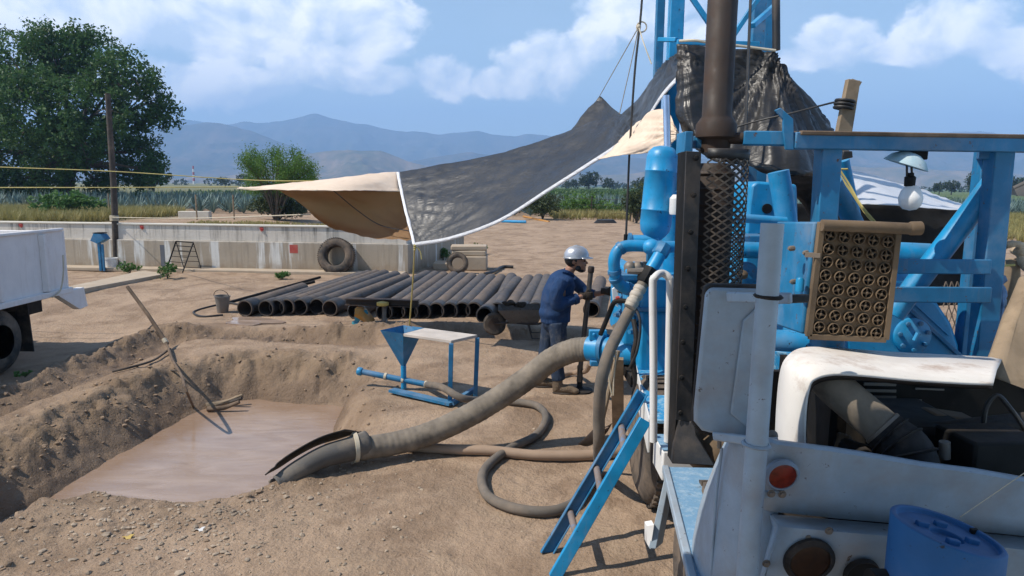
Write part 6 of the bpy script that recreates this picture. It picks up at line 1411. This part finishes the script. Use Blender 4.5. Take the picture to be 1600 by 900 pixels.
MB().prism([W(1040, 738, 3.62), W(1048, 738, 3.62), W(1025, 858, 3.40), W(1013, 857, 3.40)], (.05, .06, 0)).build('side_flap', m_greyblue, T, .004)
MB().prism([W(1011, 822, 3.44), W(1022, 820, 3.42), W(1016, 858, 3.42), W(1011, 850, 3.44)], (-.004, .05, 0)).build('flap_stiffener', m_white, T)
MB().box((1.35, 3.05, .55), (.75, 1.2, .5)).build('frame_box', m_dark, T)
# mirror on its pole
MB().tube([W(1207, 349, 2.10), W(1186, 640, 2.09), W(1163, 960, 2.08)], .0345, 24).build('mirror_pole', m_greyblue, T)
MP = [(1112, 450), (1196, 452), (1206, 462), (1186, 690), (1176, 693), (1098, 674), (1086, 660), (1086, 640), (1104, 458)]
rbm = MB().prism([W(u + (-2.5 if u < 1150 else 2), v + (-6 if v < 500 else 5), 2.42) for u, v in MP], (0, .045, 0)).build('mirror_shell', m_rubber, T, .012)
MB().prism([W(u, v, 2.405) for u, v in MP], (0, .03, 0)).build('mirror_back', m_greyblue, rbm, .010)
MB().prism([W(u, v, 2.404) for u, v in [(1160, 500), (1194, 468), (1182, 680), (1140, 645)]], (0, -.012, 0)).build('raised_rib', m_greyblue, rbm, .01)
bar('mirror_bracket', 1137, 464, 1236, 466, 2.38, 2.15, .02, .036, m_greyblue); bar('mirror_bracket', 1116, 681, 1200, 692, 2.38, 2.14, .02, .032, m_greyblue)
bar('mirror_bracket', 1205, 468, 1260, 466, 2.40, 2.5, .03, .03, m_dark)
mb = MB(); mb.lathe([(.040, 0), (.046, .006), (.040, .012)], W(1200, 466, 2.10), (.05, 0, 1), 22); mb.build('pole_band', m_rubber, T)
mb = MB(); mb.lathe([(.040, 0), (.047, .006), (.040, .012)], W(1181, 697, 2.09), (.05, 0, 1), 22); mb.build('u_bolt', m_greyblue, T)
MB().tube([W(1124, 700, 2.36), W(1124, 688, 2.36)], .008, 8).build('bracket_bolt', m_steel, T)
MB().sph(W(1207, 680, 2.33), (.02, .02, .018), 10).build('bracket_nut', m_steel, T)
# blue hub on the front bumper
hc_ = W(1472, 900, 1.86); 
hb = MB().lathe([(.148, -.12), (.148, .128), (.144, .134), (.132, .134), (.128, .118), (.045, .116), (.042, .10), (.001, .10)], hc_, (0, 0, 1), 48)
hz0 = W(1472, 836, 1.86).z - .116 - hc_.z
for i, p_ in enumerate(hb.v): hb.v[i] = (p_[0], p_[1], p_[2] + hz0 - (p_[0] - hc_.x) * .22)
ho = hb.build('bumper_hub', m_bluehub, T, .003, smooth=40); cz_ = hc_ + V((0, 0, hz0))
for (dx, dy) in ((-.055, .03), (.02, .062), (.062, -.02), (-.02, -.058)):
    q_ = cz_ + V((dx, dy, .116 - dx * .22)); MB().box(q_ + V((0, 0, .006)), (.036, .018, .018), Matrix.Rotation(R(12), 3, 'Y')).build('hub_stud', m_bluehub, ho, .003)
q_ = cz_ + V((.118, .055, .116 - .118 * .22)); MB().box(q_, (.02, .012, .035)).build('notch_shade_block', m_dark, ho)  # black block painting the dark of a gap; the rim is uncut
MB().tube([cz_ + V((.15, .03, -.06)), cz_ + V((.19, .03, -.06))], .04, 14).build('hub_pivot', m_dark, T); MB().tube([cz_ + V((-.19, .03, -.06)), cz_ + V((-.14, .03, -.06))], .045, 14).build('hub_pivot', m_dark, T)
tag(MB().tube([W(1500, 808, 2.02), W(1640, 712, 2.0)], .0016, 5).build('wire', m_ropewhite), 'taut thin white wire crossing the grey front panel', 'wire')
# ================================================================ things on and beside the rig
t = thing('hanging_lamp', W(1418, 240, 3.9), 'hanging work lamp with dented teal shade and frosted bulb', 'lamp')
MB().box(W(1432, 240, 3.95), (.09, .08, .07)).build('mount', m_dark, t, .006)
lp = W(1417, 254, 3.9); MB().lathe([(.03, .055), (.05, .05), (.09, .025), (.115, -.01), (.118, -.014)], lp, (.30, -.15, 1), 28).build('shade', paint('dented teal shade', (.20, .42, .52), .5, dirt=(.6, .62, .6), amt=.7, dlo=.45, chip=(RUST, .64)), t, solid=.004)
MB().lathe([(.028, 0), (.03, .05), (.018, .06), (.018, .075)], W(1421, 291, 3.9), (0, 0, 1), 16).build('socket', m_dark, t)
MB().tube([W(1417, 278, 3.9), W(1417, 255, 3.9)], .006, 6).build('hook_wire', m_wire, t); MB().tube([W(1425, 278, 3.9), W(1424, 255, 3.9)], .006, 6).build('hook_wire', m_wire, t)
b0 = W(1421, 329, 3.9); MB().lathe([(.001, 0), (.035, .008), (.056, .03), (.061, .055), (.063, .068), (.061, .08), (.052, .11), (.034, .135), (.028, .14)], b0, (0, 0, 1), 28).build('bulb', m_bulb, t)
mb = MB(); mb.prism([W(1326, 123, 4.6), W(1345, 126, 4.6), W(1322, 268, 4.6), W(1298, 262, 4.6)], (0, .05, 0))
tp_ = thing('timber_post', W(1310, 262, 4.6), 'leaning timber board standing up behind the blue rack beam', 'board'); mb.build('board', m_wood, tp_, .004)
MB().prism([W(1332, 123, 4.66), W(1347, 128, 4.66), W(1340, 140, 4.66), W(1326, 146, 4.66)], (0, .05, 0)).build('split_end', m_wood, tp_)
mb = MB()
for i in range(3): mb.lathe([(.062, 0), (.066, .008), (.062, .016)], W(1320, 160, 4.625) + V((-.004 * i, 0, -.022 * i)), (.15, 0, 1), 12)
mb.build('wire_binding', m_wire, tp_)
rope('tie_cable', [W(1312, 158, 4.6), W(1290, 163, 4.9), W(1240, 176, 5.2), W(1180, 190, 5.4), W(1130, 205, 5.6)], .007, m_wire, 'black cable from the timber board across the crumpled tarp', 'cable')
rope('tie_rope', [W(1310, 262, 4.45), W(1328, 290, 4.4), W(1345, 320, 4.3), W(1372, 352, 4.2)], .007, m_rope, 'yellow rope knotted on the slim blue strut, trailing down')
rope('tie_rope', [W(1325, 264, 4.42), W(1310, 268, 4.45), W(1330, 300, 4.38), W(1350, 330, 4.3), W(1366, 350, 4.2)], .007, m_rope, 'second yellow strand looped round the slim blue strut')
mb = MB(); mb.prism([W(1318, 236, 4.3), W(1332, 236, 4.3), W(1333, 246, 4.3), W(1316, 250, 4.3)], (0, .05, 0)); tag(mb.build('black_cloth', m_tarp, None, .004), 'scrap of black plastic under the rack beam by the timber board', 'scrap')
# frame edge: wooden post, knotted rag, blue bundle, leaning board, sheet metal
pp = [W(1582, 405, 4.3), W(1578, 470, 4.32), W(1566, 560, 4.35), W(1560, 640, 4.38)]
tag(MB().tube(cr(pp, 5), [.045, .05, .055], 12, jit=.06).build('wooden_post', m_wood), 'knobbly pale wooden post just past the thick blue frame post', 'post')
mb = MB()
rg = cr([W(1566, 388, 4.28), W(1575, 382, 4.2), W(1592, 382, 4.22), W(1600, 392, 4.3), W(1594, 406, 4.25), W(1606, 420, 4.22), W(1614, 400, 4.3)], 5)
mb.tube(rg, .022, 9, jit=.2); mb.sph(W(1592, 392, 4.26), (.05, .05, .03), 10); tag(mb.build('knotted_rag', m_rag, None, remesh=.008, rsm=2), 'twisted tan rag knotted on top of the wooden post', 'rag')
rope('tie_rope', [W(1553, 413, 3.98), W(1565, 415, 4.2), W(1585, 414, 4.24)], .008, m_rope, 'short yellow tie between the blue post and the wooden post')
g = surf([[W(1553, 432, 4.1), W(1562, 428, 4.05), W(1575, 432, 4.1)], [W(1550, 480, 4.08), W(1562, 478, 3.98), W(1574, 482, 4.1)], [W(1546, 530, 4.08), W(1558, 528, 4.0), W(1570, 535, 4.1)], [W(1550, 568, 4.08), W(1558, 570, 4.02), W(1566, 566, 4.1)]], 8)
tag(MB().grid(crumple(g, [(W(1562, 428, 4.05), 8, .04, .4)], .015, 6, 3)).build('tarp_bundle', m_bluerag, None, solid=.02, smooth=180), 'faded blue tarp bundle hanging beside the thick blue post', 'tarp')
mb = MB(); mb.prism([W(1590, 500, 3.2), W(1612, 440, 3.3), W(1720, 440, 3.3), W(1720, 650, 2.95), W(1600, 608, 2.95), W(1553, 592, 2.98), W(1566, 562, 3.05)], (0, .10, .02))
tag(mb.build('leaning_plank', m_wood, None, .02), 'broad mud stained wooden plank resting on the white cowl', 'plank')
mb = MB(); mb.prism([W(1569, 303, 4.6), W(1600, 288, 4.6), W(1660, 262, 4.6), W(1660, 300, 4.6), W(1600, 307, 4.6)], (0, .01, .02)); mb.prism([W(1569, 303, 4.6), W(1660, 262, 4.6), W(1660, 268, 5.4), W(1585, 303, 5.4)], (0, 0, .01))
tag(mb.build('roof_sheet', m_zinc), 'grey sheet metal roof corner jutting in beside the blue post', 'sheet')
n = NT('rusty netting'); m_net = paint('rusty netting', (.20, .15, .11), .8, dust=0)
mb = MB()
for i in range(12):
    for j in range(10):
        x0, y0 = 1478 + i * 9 + (4.5 if j % 2 else 0), 440 + j * 13; mb.beam(W(x0, y0, 5.6), W(x0 + 4.5, y0 + 13, 5.6), .007, .007); mb.beam(W(x0, y0, 5.6), W(x0 - 4.5, y0 + 13, 5.6), .007, .007)
tag(mb.build('wire_netting', m_net), 'torn wire netting hanging in the dark behind the gear case', 'netting')

# added unseen tarp canopy round the camera, put there to shade the truck's nose
t = thing('added_shade_canopy', (-2.15, -1.3, 0), 'added unseen black tarp on braced timber poles shading the truck nose', 'canopy')
g = surf([[V((-2.15, -1.3, 4.0)), V((.3, -1.3, 3.9)), V((2.7, -1.3, 4.0))], [V((-2.15, .5, 3.95)), V((.3, .5, 3.85)), V((2.7, .5, 3.95))], [V((-2.15, 2.1, 4.0)), V((.3, 2.09, 3.96)), V((2.7, 2.1, 4.0))]], 8)
MB().grid(crumple(g, (), .03, 1.2, 77)).build('sheet', m_tarp, t, solid=.004, smooth=180)
for x_ in (-2.15, 2.7):
    MB().tube([V((x_, -1.3, -.1)), V((x_, -1.3, 4.05))], [.07, .06], 9).build('pole', m_wood, t)
    MB().tube([V((x_, -1.5, 4.02)), V((x_, 2.1, 4.02))], [.05, .04], 9).build('roof_pole', m_wood, t)
    MB().tube([V((x_, -1.3, 2.6)), V((x_, .3, 3.98))], .04, 9).build('strut', m_wood, t)

for (u, v, r_, m_, lb) in [(626, 761, .035, m_white, 'scrap of white paper on the gravelly earth'), (401, 784, .04, m_yellow, 'yellowish dry leaf lying near the pit rim')]:
    pass
